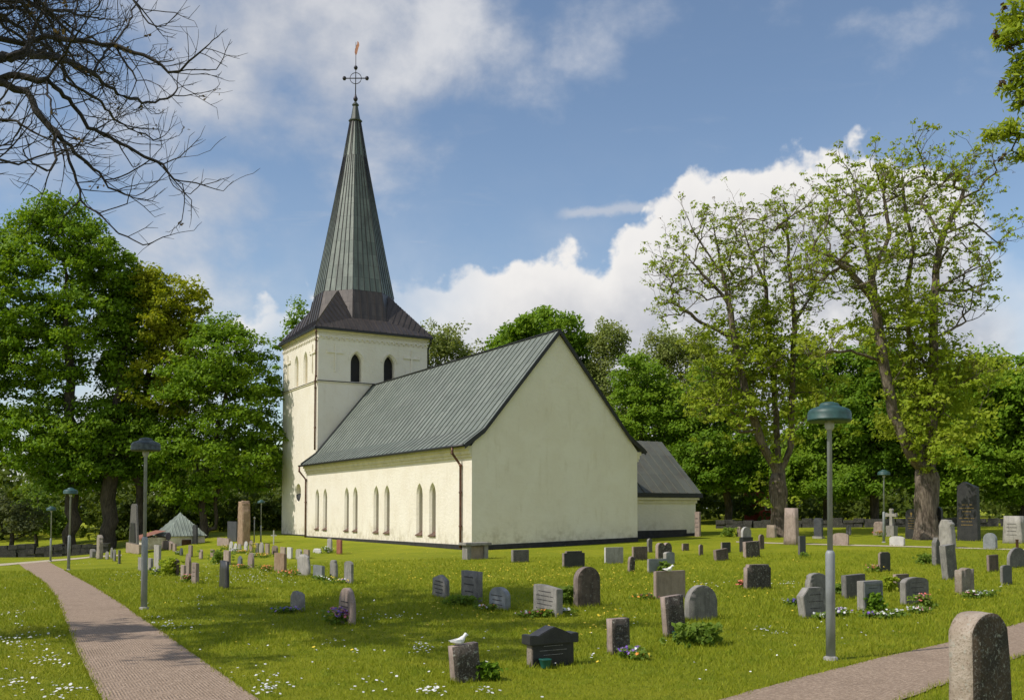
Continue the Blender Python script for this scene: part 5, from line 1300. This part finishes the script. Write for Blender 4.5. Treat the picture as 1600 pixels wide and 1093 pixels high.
g('B', 150.3, 154.5, 161, 836, 873, 'roughtall', 'lichen', 'tall rough rock pillar at left under the dark maple', rough=.03)
g('B', 140, 144, 149.7, 857.4, 871.5, 'low', 'grey', 'squat grey stone left of the tall rough rock pillar')
g('B', 294, 298.8, 301.3, 851.6, 870, 'flat', 'pink', 'small upright pinkish slab before the pyramid roofed shed')
g('B', 310.6, 314.8, 317.3, 858, 873, 'low', 'pink', 'small pinkish stone, second in the line right of the shed')
g('B', 328.4, 333, 335.7, 858, 871.5, 'flat', 'tan', 'small tan stone, third in the line right of the shed')
g('B', 280.6, 283.6, 286, 855.6, 867.8, 'round', 'slate', 'small dark stone with white flowers before the shed')
g('B', 269.6, 273.6, 276, 849, 861, 'flat', 'pink', 'small square stone before the low pinkish arch')
g('B', 253, 267, 271.5, 845, 859, 'low', 'pink', 'low pinkish arched block in front of the shed')
g('B', 299.7, 307, 309.5, 820, 850, 'taper', 'black', 'black upright slab against the shed')
g('B', 355, 369, 372, 814.7, 846, 'flat', 'slate', 'dark tall slab half hidden by the tall runestone')
g('B', 339, 357, 361, 841, 853.5, 'flat', 'pink', 'low pinkish tomb block left of the tall runestone', maxt=1.2)
g('B', 370.6, 378.5, 391, 783, 852.5, 'roughtall', 'rust', 'tall rough brown runestone left of the tower', rough=.03, maxt=1.2)
def memorial(root, w, h, t, rnd):
    k = w/1.9; H = 3.2
    pts = [(-.62*k, 0), (.62*k, 0), (.36*k, H*.95), (.24*k, H), (-.24*k, H), (-.36*k, H*.95)]
    put('obelisk', stone_mesh(pts, t*.6, .02, 0, 0, h), M['dark'], root)
    pts = [(-.42*k, .15), (.42*k, .15), (.30*k, H*.52), (-.30*k, H*.52)]
    o = stone_mesh(pts, .06, .01, 0, 0, h); o.transform(Matrix.Translation((0, -t*.3-.03, 0))); put('panel', o, M['black'], root)
g('B', 196.6, 217, 222, 850, 865.5, 'flat', 'tan', 'large dark obelisk memorial on a pale pedestal in deep shade', extra=memorial, maxt=1.5, name='memorial', cat='memorial')
# bench-like tomb at the church corner
P = gp(729.5, 874); tw_ = along(P, V, 763.5); td = .55
r = empty('chest_tomb', P+V*tw_/2+U*td/2, 'bench-like stone tomb with a thick top slab by the church corner', 'tomb', None, TH)
ht = zat(P, 848)-P.z
mb = MB(); mb.cbox((-tw_/2+.13, 0, -.3), .22, td, ht-.12+.3); mb.build('end_block', M['light'], r)
mb = MB(); mb.cbox((tw_/2-.13, 0, -.3), .22, td, ht-.12+.3); mb.build('end_block', M['light'], r)
mb = MB(); mb.cbox((0, .03, -.3), tw_-.485, td*.72, ht-.16+.3); mb.build('side_panel', M['tan'], r)
put('top_slab', stone_mesh([(-tw_/2-.12, 0), (tw_/2+.12, 0), (tw_/2+.12, .13), (-tw_/2-.12, .13)], td+.24, .02, 0, 0, ht-.115), M['light'], r)
# small things among the graves
def small(name, loc, label, cat, build):
    r = empty(name, loc, label, cat); build(r); return r
def vase(px, py, lab, s=1.0):
    def b(r):
        mb = MB(); mb.lathe([(.05*s, -.02), (.07*s, .02), (.10*s, .14*s), (.11*s, .15*s), (.09*s, .15*s)], n=14); mb.build('pot', M['vase'], r)
    small('flower_vase', gp(px, py), lab, 'vase', b)
vase(852, 1043.5, 'green plastic vase in front of the black capped stone', .95)
vase(1057, 996.5, 'green plastic vase at the foot of the leaning dark slab', .8)
def disc_marker(r):
    mb = MB(); mb.tube([(0, 0, -.1), (0, 0, 1.05)], .025, 6); mb.build('stem', M['wrought'], r)
    mb = MB(); mb.loft([[(math.cos(a)*q, y, 1.15+math.sin(a)*q*1.5) for a in [2*math.pi*k/20 for k in range(20)]] for q, y in ((.18, -.03), (.22, -.02), (.22, .02), (.18, .03))]); mb.build('plate', M['wrought'], r)
small('grave_marker', gp(262.5, 860), 'dark oval iron plate on a stem before the shed', 'grave marker', disc_marker)
def white_marker(r):
    mb = MB(); mb.cbox((0, 0, -.1), .08, .06, 1.15); mb.build('post', M['white'], r); mb = MB(); mb.cbox((0, 0, .62), .42, .05, .09); mb.build('arm', M['white'], r)
small('wooden_cross', gp(427.5, 850), 'small white cross marker left of the tower foot', 'cross', white_marker)
def stake(r):
    mb = MB(); mb.lathe([(.05, -.1), (.045, 1.9), (.02, 1.93)], n=8); mb.build('pole', M['lamppole'], r); mb = MB(); mb.lathe([(.07, 1.935), (.09, 2.0), (.06, 2.1), (.01, 2.12)], n=10); mb.build('knob', M['lampcollar'], r)
small('marker_post', gp(397, 850), 'thin pale post right of the tall runestone', 'post', stake)
def rust_post(r):
    mb = MB(); mb.cbox((0, 0, -.1), .09, .09, .62); mb.build('shaft', M['copperpipe'], r); mb = MB(); mb.cbox((0, 0, .5205), .12, .12, .04); mb.build('top_plate', M['copperpipe'], r)
small('iron_post', gp(1589.5, 861), 'short rusty iron post behind the dark arch at the right edge', 'post', rust_post)

# ------------------------------------------------------------------ shed, low walls, cottage
def shed():
    C = wp(281, 845, 84); C.z = gzf(C.x, C.y)
    r = empty('chapel_shed', C, 'low churchyard shed with a green copper pyramid roof and cream walls', 'shed', None, R_(38))
    ez = zat(C, 834)-C.z; az_ = zat(C, 800.5)-C.z
    mb = MB()
    hw = 1.62
    for (x, y, sx, sy) in ((-hw, -hw, 2*hw, .3), (-hw, hw-.3, 2*hw, .3), (-hw, -hw+.3, .3, 2*hw-.6), (hw-.3, -hw+.3, .3, 2*hw-.6)): mb.box((x, y, -.6), (sx, 0, 0), (0, sy, 0), (0, 0, ez+.6))
    mb.build('wall', M['plaster'], r)
    e = hw+.16; c = [Vector((-e, -e, ez-.12)), Vector((e, -e, ez-.12)), Vector((e, e, ez-.12)), Vector((-e, e, ez-.12))]; top = Vector((0, 0, az_))
    mb = MB()
    for i in range(4):
        a, b = c[i], c[(i+1) % 4]; mb.face([a, b, top])
        nrm = (b-a).cross(top-a).normalized()
        for k in range(1, 12):
            f = k/12; p = a.lerp(b, f); lim = 1-abs(2*f-1); q = p.lerp(Vector(((a+b)/2).to_tuple()).lerp(top, 1)+(p-(a+b)/2)*0, 0)
            up = (top-(a+b)/2); q = p+up*lim; sd = (b-a).normalized()*.02
            mb.face([p-sd+nrm*.003, p+sd+nrm*.003, q+sd+nrm*.003, q-sd+nrm*.003]); mb.face([p-sd+nrm*.003, p+nrm*.05, q+nrm*.05, q-sd+nrm*.003]); mb.face([p+sd+nrm*.003, p+nrm*.05, q+nrm*.05, q+sd+nrm*.003])
    mb.face([p+Vector((0, 0, -.03)) for p in c])
    mb.build('roof', M['shedroof'], r)
    mb = MB(); mb.box((-.4, -hw-.04, -.3), (.8, 0, 0), (0, .035, 0), (0, 0, ez*.85)); dr = mb.build('door', M['copperpipe'], r)
    mb = MB(); mb.box((-hw-1.9, -1.2, -.6), (1.88, 0, 0), (0, 2.4, 0), (0, 0, ez*.75+.6)); mb.build('lean_to', M['plaster'], r)
    mb = MB(); mb.face([(-hw-2.1, -1.4, ez*.72), (-hw-.01, -1.4, ez+.35), (-hw-.01, 1.4, ez+.35), (-hw-2.1, 1.4, ez*.72)]); mb.box((-hw-2.1, -1.4, ez*.72-.14), (0, 2.8, 0), (.1, 0, 0), (0, 0, .135)); mb.build('lean_to_roof', M['tile'], r)
M['shedroof'] = simple('pale_green_copper', (.30, .34, .29), .55, .1, .2, 1.5)
M['tile'] = simple('red_roof_tiles', (.26, .11, .075), .8, 0, .25, 6, .4)
shed()
def drywall(pts, label, hgt, wid=.7):
    r = empty('stone_wall', pts[0], label, 'wall'); mb = MB(); rnd = random.Random(5)
    for a, b in zip(pts, pts[1:]):
        n = max(2, int((b-a).length/.75)); dr = (b-a).normalized(); sd = Vector((-dr.y, dr.x, 0))
        for k in range(n):
            p = a.lerp(b, k/n); L = (b-a).length/n
            z = 0
            while z < hgt-.05:
                hh = rnd.uniform(.22, .40); jx = rnd.uniform(-.08, .08)
                o = p+dr*jx+sd*rnd.uniform(-.06, .06); o.z = gzf(o.x, o.y)+z-(.25 if z == 0 else 0)
                tt = rnd.uniform(-.03, .03); mb.box(o-sd*wid/2, dr*(L*.97), sd*wid+Vector((0, 0, tt)), Vector((0, 0, hh+(.25 if z == 0 else 0))))
                z += hh
    mb.build('courses', M['wallstone'], r, True)
M['wallstone'] = stone('field_stones', (.035, .034, .03), (.075, .07, .06), (.03, .035, .02), grain=12, lichen=.4)
drywall([Vector((x, y, gzf(x, y))) for x, y in ((-64, 84), (-46, 85), (-36, 86))], 'low dry-stone churchyard wall running behind the left trees', .9)
drywall([Vector((x, y, gzf(x, y))) for x, y in ((17, 80), (30, 73), (44, 66), (58, 60))], 'low dark churchyard wall behind the graves at right', .45)
def cottage():
    C = wp(1190, 790, 96); C.z = gzf(C.x, C.y); r = empty('red_cottage', C, 'red painted house glimpsed through leaves left of the left elm trunk', 'house', None, R_(15))
    mb = MB(); mb.box((-1.1, -1.5, -.5), (2.2, 0, 0), (0, 3, 0), (0, 0, 4.3)); mb.build('wall', M['falu'], r)
    mb = MB()
    for s in (-1, 1): mb.face([(-1.3, s*1.75, 3.65), (1.3, s*1.75, 3.65), (1.3, 0, 5.2), (-1.3, 0, 5.2)])
    for x in (-1.1, 1.1): mb.face([(x, -1.5, 3.8), (x, 1.5, 3.8), (x, 0, 5.1)])
    mb.build('roof', M['tile'], r)
    mb = MB(); mb.box((-.5, -1.54, 1), (1, 0, 0), (0, .035, 0), (0, 0, 1.2)); w = mb.build('window', M['trim'], r)
    mb = MB(); mb.box((-.42, -1.56, 1.08), (.84, 0, 0), (0, .018, 0), (0, 0, 1.04)); mb.build('pane', M['glass'], w)
M['falu'] = simple('falu_red_boards', (.36, .055, .03), .85, 0, .15, 4)
cottage()

# ------------------------------------------------------------------ flowers and shrubs at the graves
def flowers(px, py, r, cols, label, n=36, tall=.14, leaves=60, cat='flowers', leafcol='shrub', ls=.05, fs=.032, name='flower_clump'):
    """a low tuft of leaves with open blossoms of five petals"""
    P = gp(px, py); rng = np.random.default_rng(int(px*3+py)); root = empty(name, P, label, cat)
    if leaves:
        c = np.stack([rng.normal(0, r*.5, leaves), rng.normal(0, r*.35, leaves), rng.uniform(.01, tall, leaves)], 1)
        put('foliage', leaf_mesh('foliage', c, 5, ls*1.2, ls*1.7, rng, .5), M[leafcol], root)
    if cols:
        per = max(1, n//len(cols))
        for ci, col in enumerate(cols):
            mb_v = []; mb_f = []
            off = rng.uniform(-.35, .35)*r if len(cols) > 1 else 0
            for k in range(per):
                x, y, z = rng.normal(off, r*.42), rng.normal(-.02, r*.3), tall*rng.uniform(.6, 1.2)
                tl = rng.normal(0, .5, 2); nr = np.array([tl[0], tl[1]-.5, 1.0]); nr /= np.linalg.norm(nr); t = np.cross(nr, [1, .2, 0]); t /= np.linalg.norm(t); b = np.cross(nr, t)
                s = fs*rng.uniform(.8, 1.3); i0 = len(mb_v); cc = np.array([x, y, z])
                mb_v.append(cc+nr*s*.15)
                for q in range(10):
                    a = q*math.pi/5; rr = s*(1 if q % 2 == 0 else .55); mb_v.append(cc+(t*math.cos(a)+b*math.sin(a))*rr)
                for q in range(10): mb_f.append((i0, i0+1+q, i0+1+(q+1) % 10))
            me = bpy.data.meshes.new('blossoms'); me.from_pydata([tuple(v) for v in mb_v], [], mb_f)
            o = put('blossoms', me, PET[col], root)
            o['kind'] = 'stuff'
    return root
fl = flowers
fl(741, 1060, .20, ['purple', 'violet', 'white'], 'purple pansies before the small tilted dove stone', 40, .2)
fl(758, 1062, .16, None, 'dark green cushion plant right of the purple pansies', 0, .22, 130, 'plant', 'darkmaple', name='garden_plant')
fl(985, 1026, .22, ['violet', 'white', 'purple'], 'lilac pansies at the foot of the dark brownish slab', 60, .14)
fl(1001, 1030, .12, ['orange', 'yellow'], 'orange pansies right of the lilac ones', 16, .10)
fl(1090, 1006, .36, None, 'bright leafy bush in front of the semicircular stone', 0, .32, 200, 'shrub', 'shrub', .075, name='low_shrub')
fl(527, 975, .26, ['purple', 'wine', 'violet', 'pink'], 'full bowl of purple and mauve pansies before the rounded pinkish stone', 80, .30)
fl(446, 957, .34, ['white', 'violet', 'blue'], 'strip of white and violet pansies before the squat grey stone', 60, .12)
fl(722, 946, .32, None, 'low green shrub between the pointed stone and the square slab', 0, .22, 170, 'shrub', 'shrub', .06, name='low_shrub')
fl(760, 953, .24, ['orange', 'red', 'white'], 'red and orange flowers left of the arched script stone', 36, .12)
fl(828, 963, .30, ['wine', 'white', 'red'], 'dark red and white pansies left of the pale lettered slab', 46, .12)
fl(850, 963, .16, ['orange', 'red'], 'orange flowers at the middle of the pale lettered slab', 20, .14)
fl(886, 945, .26, None, 'upright green plant left of the brown arch', 0, .45, 120, 'plant', 'shrub', .07, name='garden_plant')
fl(884, 957, .16, ['white'], 'little white flowers right of the pale lettered slab', 14, .10, 20)
fl(1006, 936, .34, ['orange', 'wine', 'yellow'], 'orange and brown pansies left of the light brown slab', 50, .14)
fl(1034, 894, .26, None, 'green leaves in front of the low blue-grey slab', 0, .40, 110, 'plant', 'shrub', .07, name='garden_plant')
fl(1157, 919, .14, ['coral'], 'round coral red flower head left of the shouldered stone', 60, .22, 20)
fl(1240, 946, .14, ['blue', 'purple'], 'deep violet blossoms left of the slant-shouldered grey stone', 30, .16)
fl(1279, 958, .20, ['pink', 'coral', 'white'], 'pink flowers before the slant-shouldered stone left of the lamp pole', 46, .32)
fl(1286, 967, .18, ['white'], 'white pansies just left of the near lamp pole', 34, .12)
fl(1308, 962, .24, ['white', 'violet'], 'white pansies just right of the near lamp pole', 50, .16)
fl(1368, 955, .20, None, 'dark green rose bush before the framed tablet', 0, .40, 110, 'plant', 'darkmaple', .06, name='garden_plant')
fl(1362, 965, .18, ['purple'], 'purple pansies before the framed tablet', 34, .12)
fl(1380, 966, .22, ['white'], 'white pansies right of the framed tablet', 30, .13)
fl(1400, 963, .22, ['white'], 'white pansies between the framed tablet and the curved stone', 30, .14)
fl(1442, 949, .22, ['coral', 'pink'], 'coral begonias before the gently curved grey stone', 36, .30, 90)
fl(1437, 957, .26, ['white', 'pink'], 'white and pale pink pansies before the gently curved grey stone', 46, .13)
fl(1519, 934, .24, ['white', 'pink'], 'white posy right of the wavy-topped stone', 36, .18)
fl(1540, 932, .30, ['white'], 'scattered whitish flowers beyond the white posy', 18, .16, 60)
fl(1364, 893, .26, ['yellow', 'pink', 'coral'], 'yellow and pink posy left of the black notched stone', 40, .25)
fl(1447, 880, .36, None, 'green daffodil leaves left of the narrow dark pillar', 0, .35, 110, 'plant', 'shrub', .07, name='garden_plant')
fl(1391, 923, .26, None, 'light green leaves left of the low brownish slab', 0, .40, 100, 'plant', 'sprig', .07, name='garden_plant')
fl(1309, 928, .30, None, 'green leaves between the lamp pole and the dark grey block', 0, .26, 90, 'plant', 'shrub', .06, name='garden_plant')
fl(1258, 870, .2, None, 'little tuft of leaves by the narrow dark upright slab', 0, .2, 30, 'plant', 'shrub', .06, name='garden_plant')
fl(1376, 838, .34, ['orange', 'coral'], 'orange flowers left of the slim lamp', 40, .35, 60)
fl(294, 910, .22, ['coral', 'pink'], 'pink begonias before the slim tall stone', 46, .26)
fl(248, 897, .30, ['white', 'blue', 'purple'], 'blue and white pansies at the foot of the pale pillar-like stone', 46, .20)
fl(264, 899, .5, None, 'yellowish shrub between the pale pillar stone and the thin brown slab', 0, .7, 110, 'shrub', 'sprig', .09, name='low_shrub')
fl(345, 880, .60, None, 'tuft of grassy daffodil leaves in front of the pinkish stone', 0, .7, 110, 'plant', 'shrub', .09, name='garden_plant')
fl(335, 878, .36, ['yellow'], 'yellow flowers left of the grassy daffodil leaves', 22, .3, 40)
fl(379, 889, .36, ['orange', 'coral'], 'orange flowers left of the slim pinkish rounded stone', 40, .2)
fl(418, 892, .42, ['orange', 'coral'], 'orange flowers in front of the reddish brown slab', 60, .22)
fl(452, 900, .40, ['orange', 'coral'], 'orange flowers left of the rough bright boulder stone', 50, .2)
fl(353, 858, .5, ['yellow'], 'yellow flowers left of the first white stone of the far row', 40, .3)
fl(382, 864, .6, ['orange', 'yellow'], 'orange flowers before the bright narrow arches', 60, .2)
fl(399, 864, .5, ['yellow'], 'bright yellow clump by the thin pale slab', 70, .6)
fl(410, 871, .6, ['yellow', 'orange'], 'low yellow bed before the middle of the far row', 80, .25)
fl(369, 864, .5, ['violet', 'white'], 'pale violet flowers before the small white stones', 50, .3)
fl(397, 870, .4, ['white'], 'white flowers in the far bed', 40, .2)
fl(511, 864, .36, ['white'], 'white flowers left of the pale stone near the nave', 40, .35)
fl(531, 911, .50, ['yellow', 'violet', 'white'], 'yellow and violet pansies left of the slim grey stone', 60, .14)
fl(505, 906, .36, ['yellow', 'white'], 'pale yellow flowers by the low grey block', 40, .14)
fl(278, 866, .25, ['white'], 'white flowers left of the small dark stone', 24, .2)
fl(1138, 838, .5, None, 'spiky leaves in the shade behind the dark square stone', 0, .6, 90, 'plant', 'shrub', .1, name='garden_plant')
fl(1213, 772, .0, None, 'x', 0) if False else None
# ------------------------------------------------------------------ grass blades, daisies, dandelions
def inside(px, py, poly):
    x, y = poly[:, 0], poly[:, 1]; x2, y2 = np.roll(x, -1), np.roll(y, -1); c = np.zeros(len(px), bool)
    for a, b, d, e in zip(x, y, x2, y2):
        if abs(e-b) < 1e-9: continue
        m = ((b > py) != (e > py)) & (px < (d-a)*(py-b)/(e-b)+a); c ^= m
    return c
def off_paths(x, y, grow=1.0):
    k = np.ones(len(x), bool)
    for p in POLYS: k &= ~inside(x, y, p)
    # keep clear of the church
    dx, dy = x-N0.x, y-N0.y; a = dx*U.x+dy*U.y; b = dx*V.x+dy*V.y
    k &= ~((a > -.15) & (a < L_+TT+1) & (b > -.15) & (b < W_+AWW+.3))
    return k
rg = np.random.default_rng(77)
n = 330000
d = 7.5*(48/7.5)**rg.uniform(0, 1, n)**.85; x = d*rg.uniform(-.72, .72, n)
k = off_paths(x, d); x, d = x[k], d[k]; n = len(x)
patch = .5+.5*np.sin(x*.9+1.3*np.sin(d*.7))*np.sin(d*.8+1.1*np.sin(x*.6))
z = gz(x, d); s = np.clip(d/12, .8, 2.2)
hgt = rg.uniform(.025, .07, n)*(.75+.6*patch)*np.clip(d/14, .9, 1.6); wd = .0055*s*rg.uniform(.7, 1.4, n)
a = rg.uniform(0, 2*math.pi, n); lx, ly = rg.normal(0, .55, n)*hgt, rg.normal(0, .55, n)*hgt
tx, ty = np.cos(a)*wd, np.sin(a)*wd
q = np.stack([np.stack([x-tx, d-ty, z-.01], 1), np.stack([x+tx, d+ty, z-.01], 1), np.stack([x+lx, d+ly, z+hgt], 1)], 1)
def blade():
    m, t, b = newmat('grass_blades'); gm = t.new('ShaderNodeNewGeometry').outputs['Random Per Island']; v = t.new('ShaderNodeTexCoord').outputs['Object']
    c = t.mix(gm, (.21, .27, .011), (.40, .41, .026)); c = t.mix(t.math('MULTIPLY', t.sstep(t.noise(v, 1.7, 5, .65), .45, .72), .5), c, (.14, .235, .01)); c = t.mix(t.math('MULTIPLY', t.sstep(t.noise(v, .45, 5, .65), .55, .75), .5), c, (.36, .31, .05))
    t.put(b.inputs['Base Color'], c); b.inputs['Roughness'].default_value = .6; b.inputs['Specular IOR Level'].default_value = .2
    tl = t.new('ShaderNodeBsdfTranslucent'); t.put(tl.inputs[0], c); mx = t.new('ShaderNodeMixShader'); mx.inputs[0].default_value = .35
    t.l.new(b.outputs[0], mx.inputs[1]); t.l.new(tl.outputs[0], mx.inputs[2]); t.l.new(mx.outputs[0], t.n['Material Output'].inputs[0]); return m
# longer tufts where the mower does not reach: round the stones, along the path edges
bx, by, bh = [], [], []
for C, w, t in STONES:
    m = int(np.clip(2600/C.y, 20, 190)*(w+t)); f = rg.uniform(0, 1, m); e = rg.integers(0, 4, m)
    lx_ = np.where(e < 2, (f-.5)*(w+.06), np.where(e == 2, -1, 1)*(w/2+.03)); ly_ = np.where(e == 0, -t/2-.03, np.where(e == 1, t/2+.03, (f-.5)*(t+.06)))
    best = (V, U)
    bx.append(C.x+V.x*lx_+U.x*ly_+rg.normal(0, .02, m)); by.append(C.y+V.y*lx_+U.y*ly_+rg.normal(0, .02, m)); bh.append(rg.uniform(.05, .13, m))
for pl_ in POLYS[:2]:
    n_ = len(pl_)
    for i in range(n_):
        a_, b_ = pl_[i], pl_[(i+1) % n_]; L = np.linalg.norm(b_-a_)
        if L > 2.5 or a_[1] > 48 or a_[1] < 5: continue
        m = int(L*np.clip(900/a_[1], 20, 90)); f = rg.uniform(0, 1, m)
        bx.append(a_[0]+(b_[0]-a_[0])*f+rg.normal(0, .035, m)); by.append(a_[1]+(b_[1]-a_[1])*f+rg.normal(0, .035, m)); bh.append(rg.uniform(.04, .10, m))
bx, by, bh = np.concatenate(bx), np.concatenate(by), np.concatenate(bh); n2 = len(bx); bz = gz(bx, by)
a = rg.uniform(0, 2*math.pi, n2); w2 = .007*np.clip(by/12, .8, 2.5); tx, ty = np.cos(a)*w2, np.sin(a)*w2; lx, ly = rg.normal(0, .4, n2)*bh, rg.normal(0, .4, n2)*bh
q = np.concatenate([q, np.stack([np.stack([bx-tx, by-ty, bz-.01], 1), np.stack([bx+tx, by+ty, bz-.01], 1), np.stack([bx+lx, by+ly, bz+bh], 1)], 1)])
M['blade'] = blade()
tag(put('grass', quick_mesh('grass', q.reshape(-1, 3), 3), M['blade']), kind='stuff')
def sprinkle(name, pts, mat, r, h, seed):
    rg = np.random.default_rng(seed); pts = np.asarray(pts); k = off_paths(pts[:, 0], pts[:, 1]); pts = pts[k]; n = len(pts)
    z = gz(pts[:, 0], pts[:, 1])+rg.uniform(.5, 1.1, n)*h; rr = r*rg.uniform(.7, 1.25, n); tl = rg.normal(0, .22, (n, 2))
    ang = np.arange(7)*2*math.pi/7; ca, sa = np.cos(ang), np.sin(ang)
    X = pts[:, 0, None]+rr[:, None]*ca; Y = pts[:, 1, None]+rr[:, None]*sa; Zz = z[:, None]+rr[:, None]*(ca*tl[:, :1]+sa*(tl[:, 1:]+.10))
    return tag(put(name, quick_mesh(name, np.stack([X, Y, Zz], 2).reshape(-1, 3), 7), mat), kind='stuff')
def cluster(lst, rg):
    out = []
    for px, py, sx, sy, n in lst:
        for _ in range(n):
            p = gp(px+rg.normal(0, sx), min(1200, max(838, py+rg.normal(0, sy)))); out.append((p.x, p.y))
    return out
rg = np.random.default_rng(5)
dz = cluster([(680, 1084, 14, 4, 26), (752, 1084, 12, 4, 16), (665, 1012, 14, 4, 26), (650, 1020, 10, 3, 14), (605, 963, 22, 3, 26), (420, 1078, 14, 7, 40), (525, 1006, 14, 3, 12), (1195, 988, 10, 4, 22), (1222, 990, 4, 2, 3), (922, 1028, 6, 2, 5), (22, 1003, 16, 7, 40), (75, 1033, 24, 6, 45), (20, 1070, 18, 9, 40), (95, 1085, 20, 6, 36), (10, 960, 14, 3, 20), (60, 1010, 30, 14, 30),
              (260, 978, 12, 6, 26), (245, 968, 8, 3, 12), (300, 940, 14, 3, 10), (400, 900, 40, 7, 150), (450, 893, 30, 5, 70), (350, 893, 25, 6, 60), (290, 885, 30, 4, 40), (200, 900, 30, 8, 30), (130, 880, 20, 3, 18), (1230, 912, 12, 2, 26), (1100, 913, 16, 2, 18), (1265, 945, 6, 2, 12), (1225, 940, 8, 2, 18), (1335, 957, 10, 3, 16), (1560, 916, 10, 2, 8), (850, 852, 40, 2, 40), (895, 848, 30, 1.5, 26), (990, 983, 5, 3, 3), (555, 965, 40, 6, 16),
              (700, 985, 200, 40, 60), (1100, 1000, 150, 40, 30), (300, 930, 60, 20, 30), (40, 930, 25, 15, 25), (1330, 985, 50, 20, 14), (30, 985, 25, 8, 26), (380, 1060, 40, 16, 26), (560, 1070, 60, 12, 24), (300, 975, 40, 10, 26), (500, 1040, 80, 20, 26), (330, 905, 60, 10, 80)], rg)
sprinkle('daisies', dz, PET['white'], .019, .07, 1)
dd = cluster([(770, 895, 90, 11, 330), (640, 890, 60, 12, 120), (960, 905, 80, 12, 150), (1020, 900, 40, 10, 60), (1100, 905, 60, 18, 80), (1220, 900, 60, 18, 70), (700, 955, 30, 10, 24), (860, 975, 60, 10, 20), (950, 960, 30, 8, 26), (1000, 955, 30, 10, 20), (560, 880, 60, 10, 60), (480, 930, 80, 30, 30), (1150, 960, 80, 18, 20), (1450, 915, 60, 18, 26), (800, 865, 60, 5, 40), (400, 940, 60, 30, 16), (900, 1010, 200, 25, 16), (930, 980, 20, 5, 12)], rg)
sprinkle('dandelions', dd, PET['yellow'], .024, .08, 2)
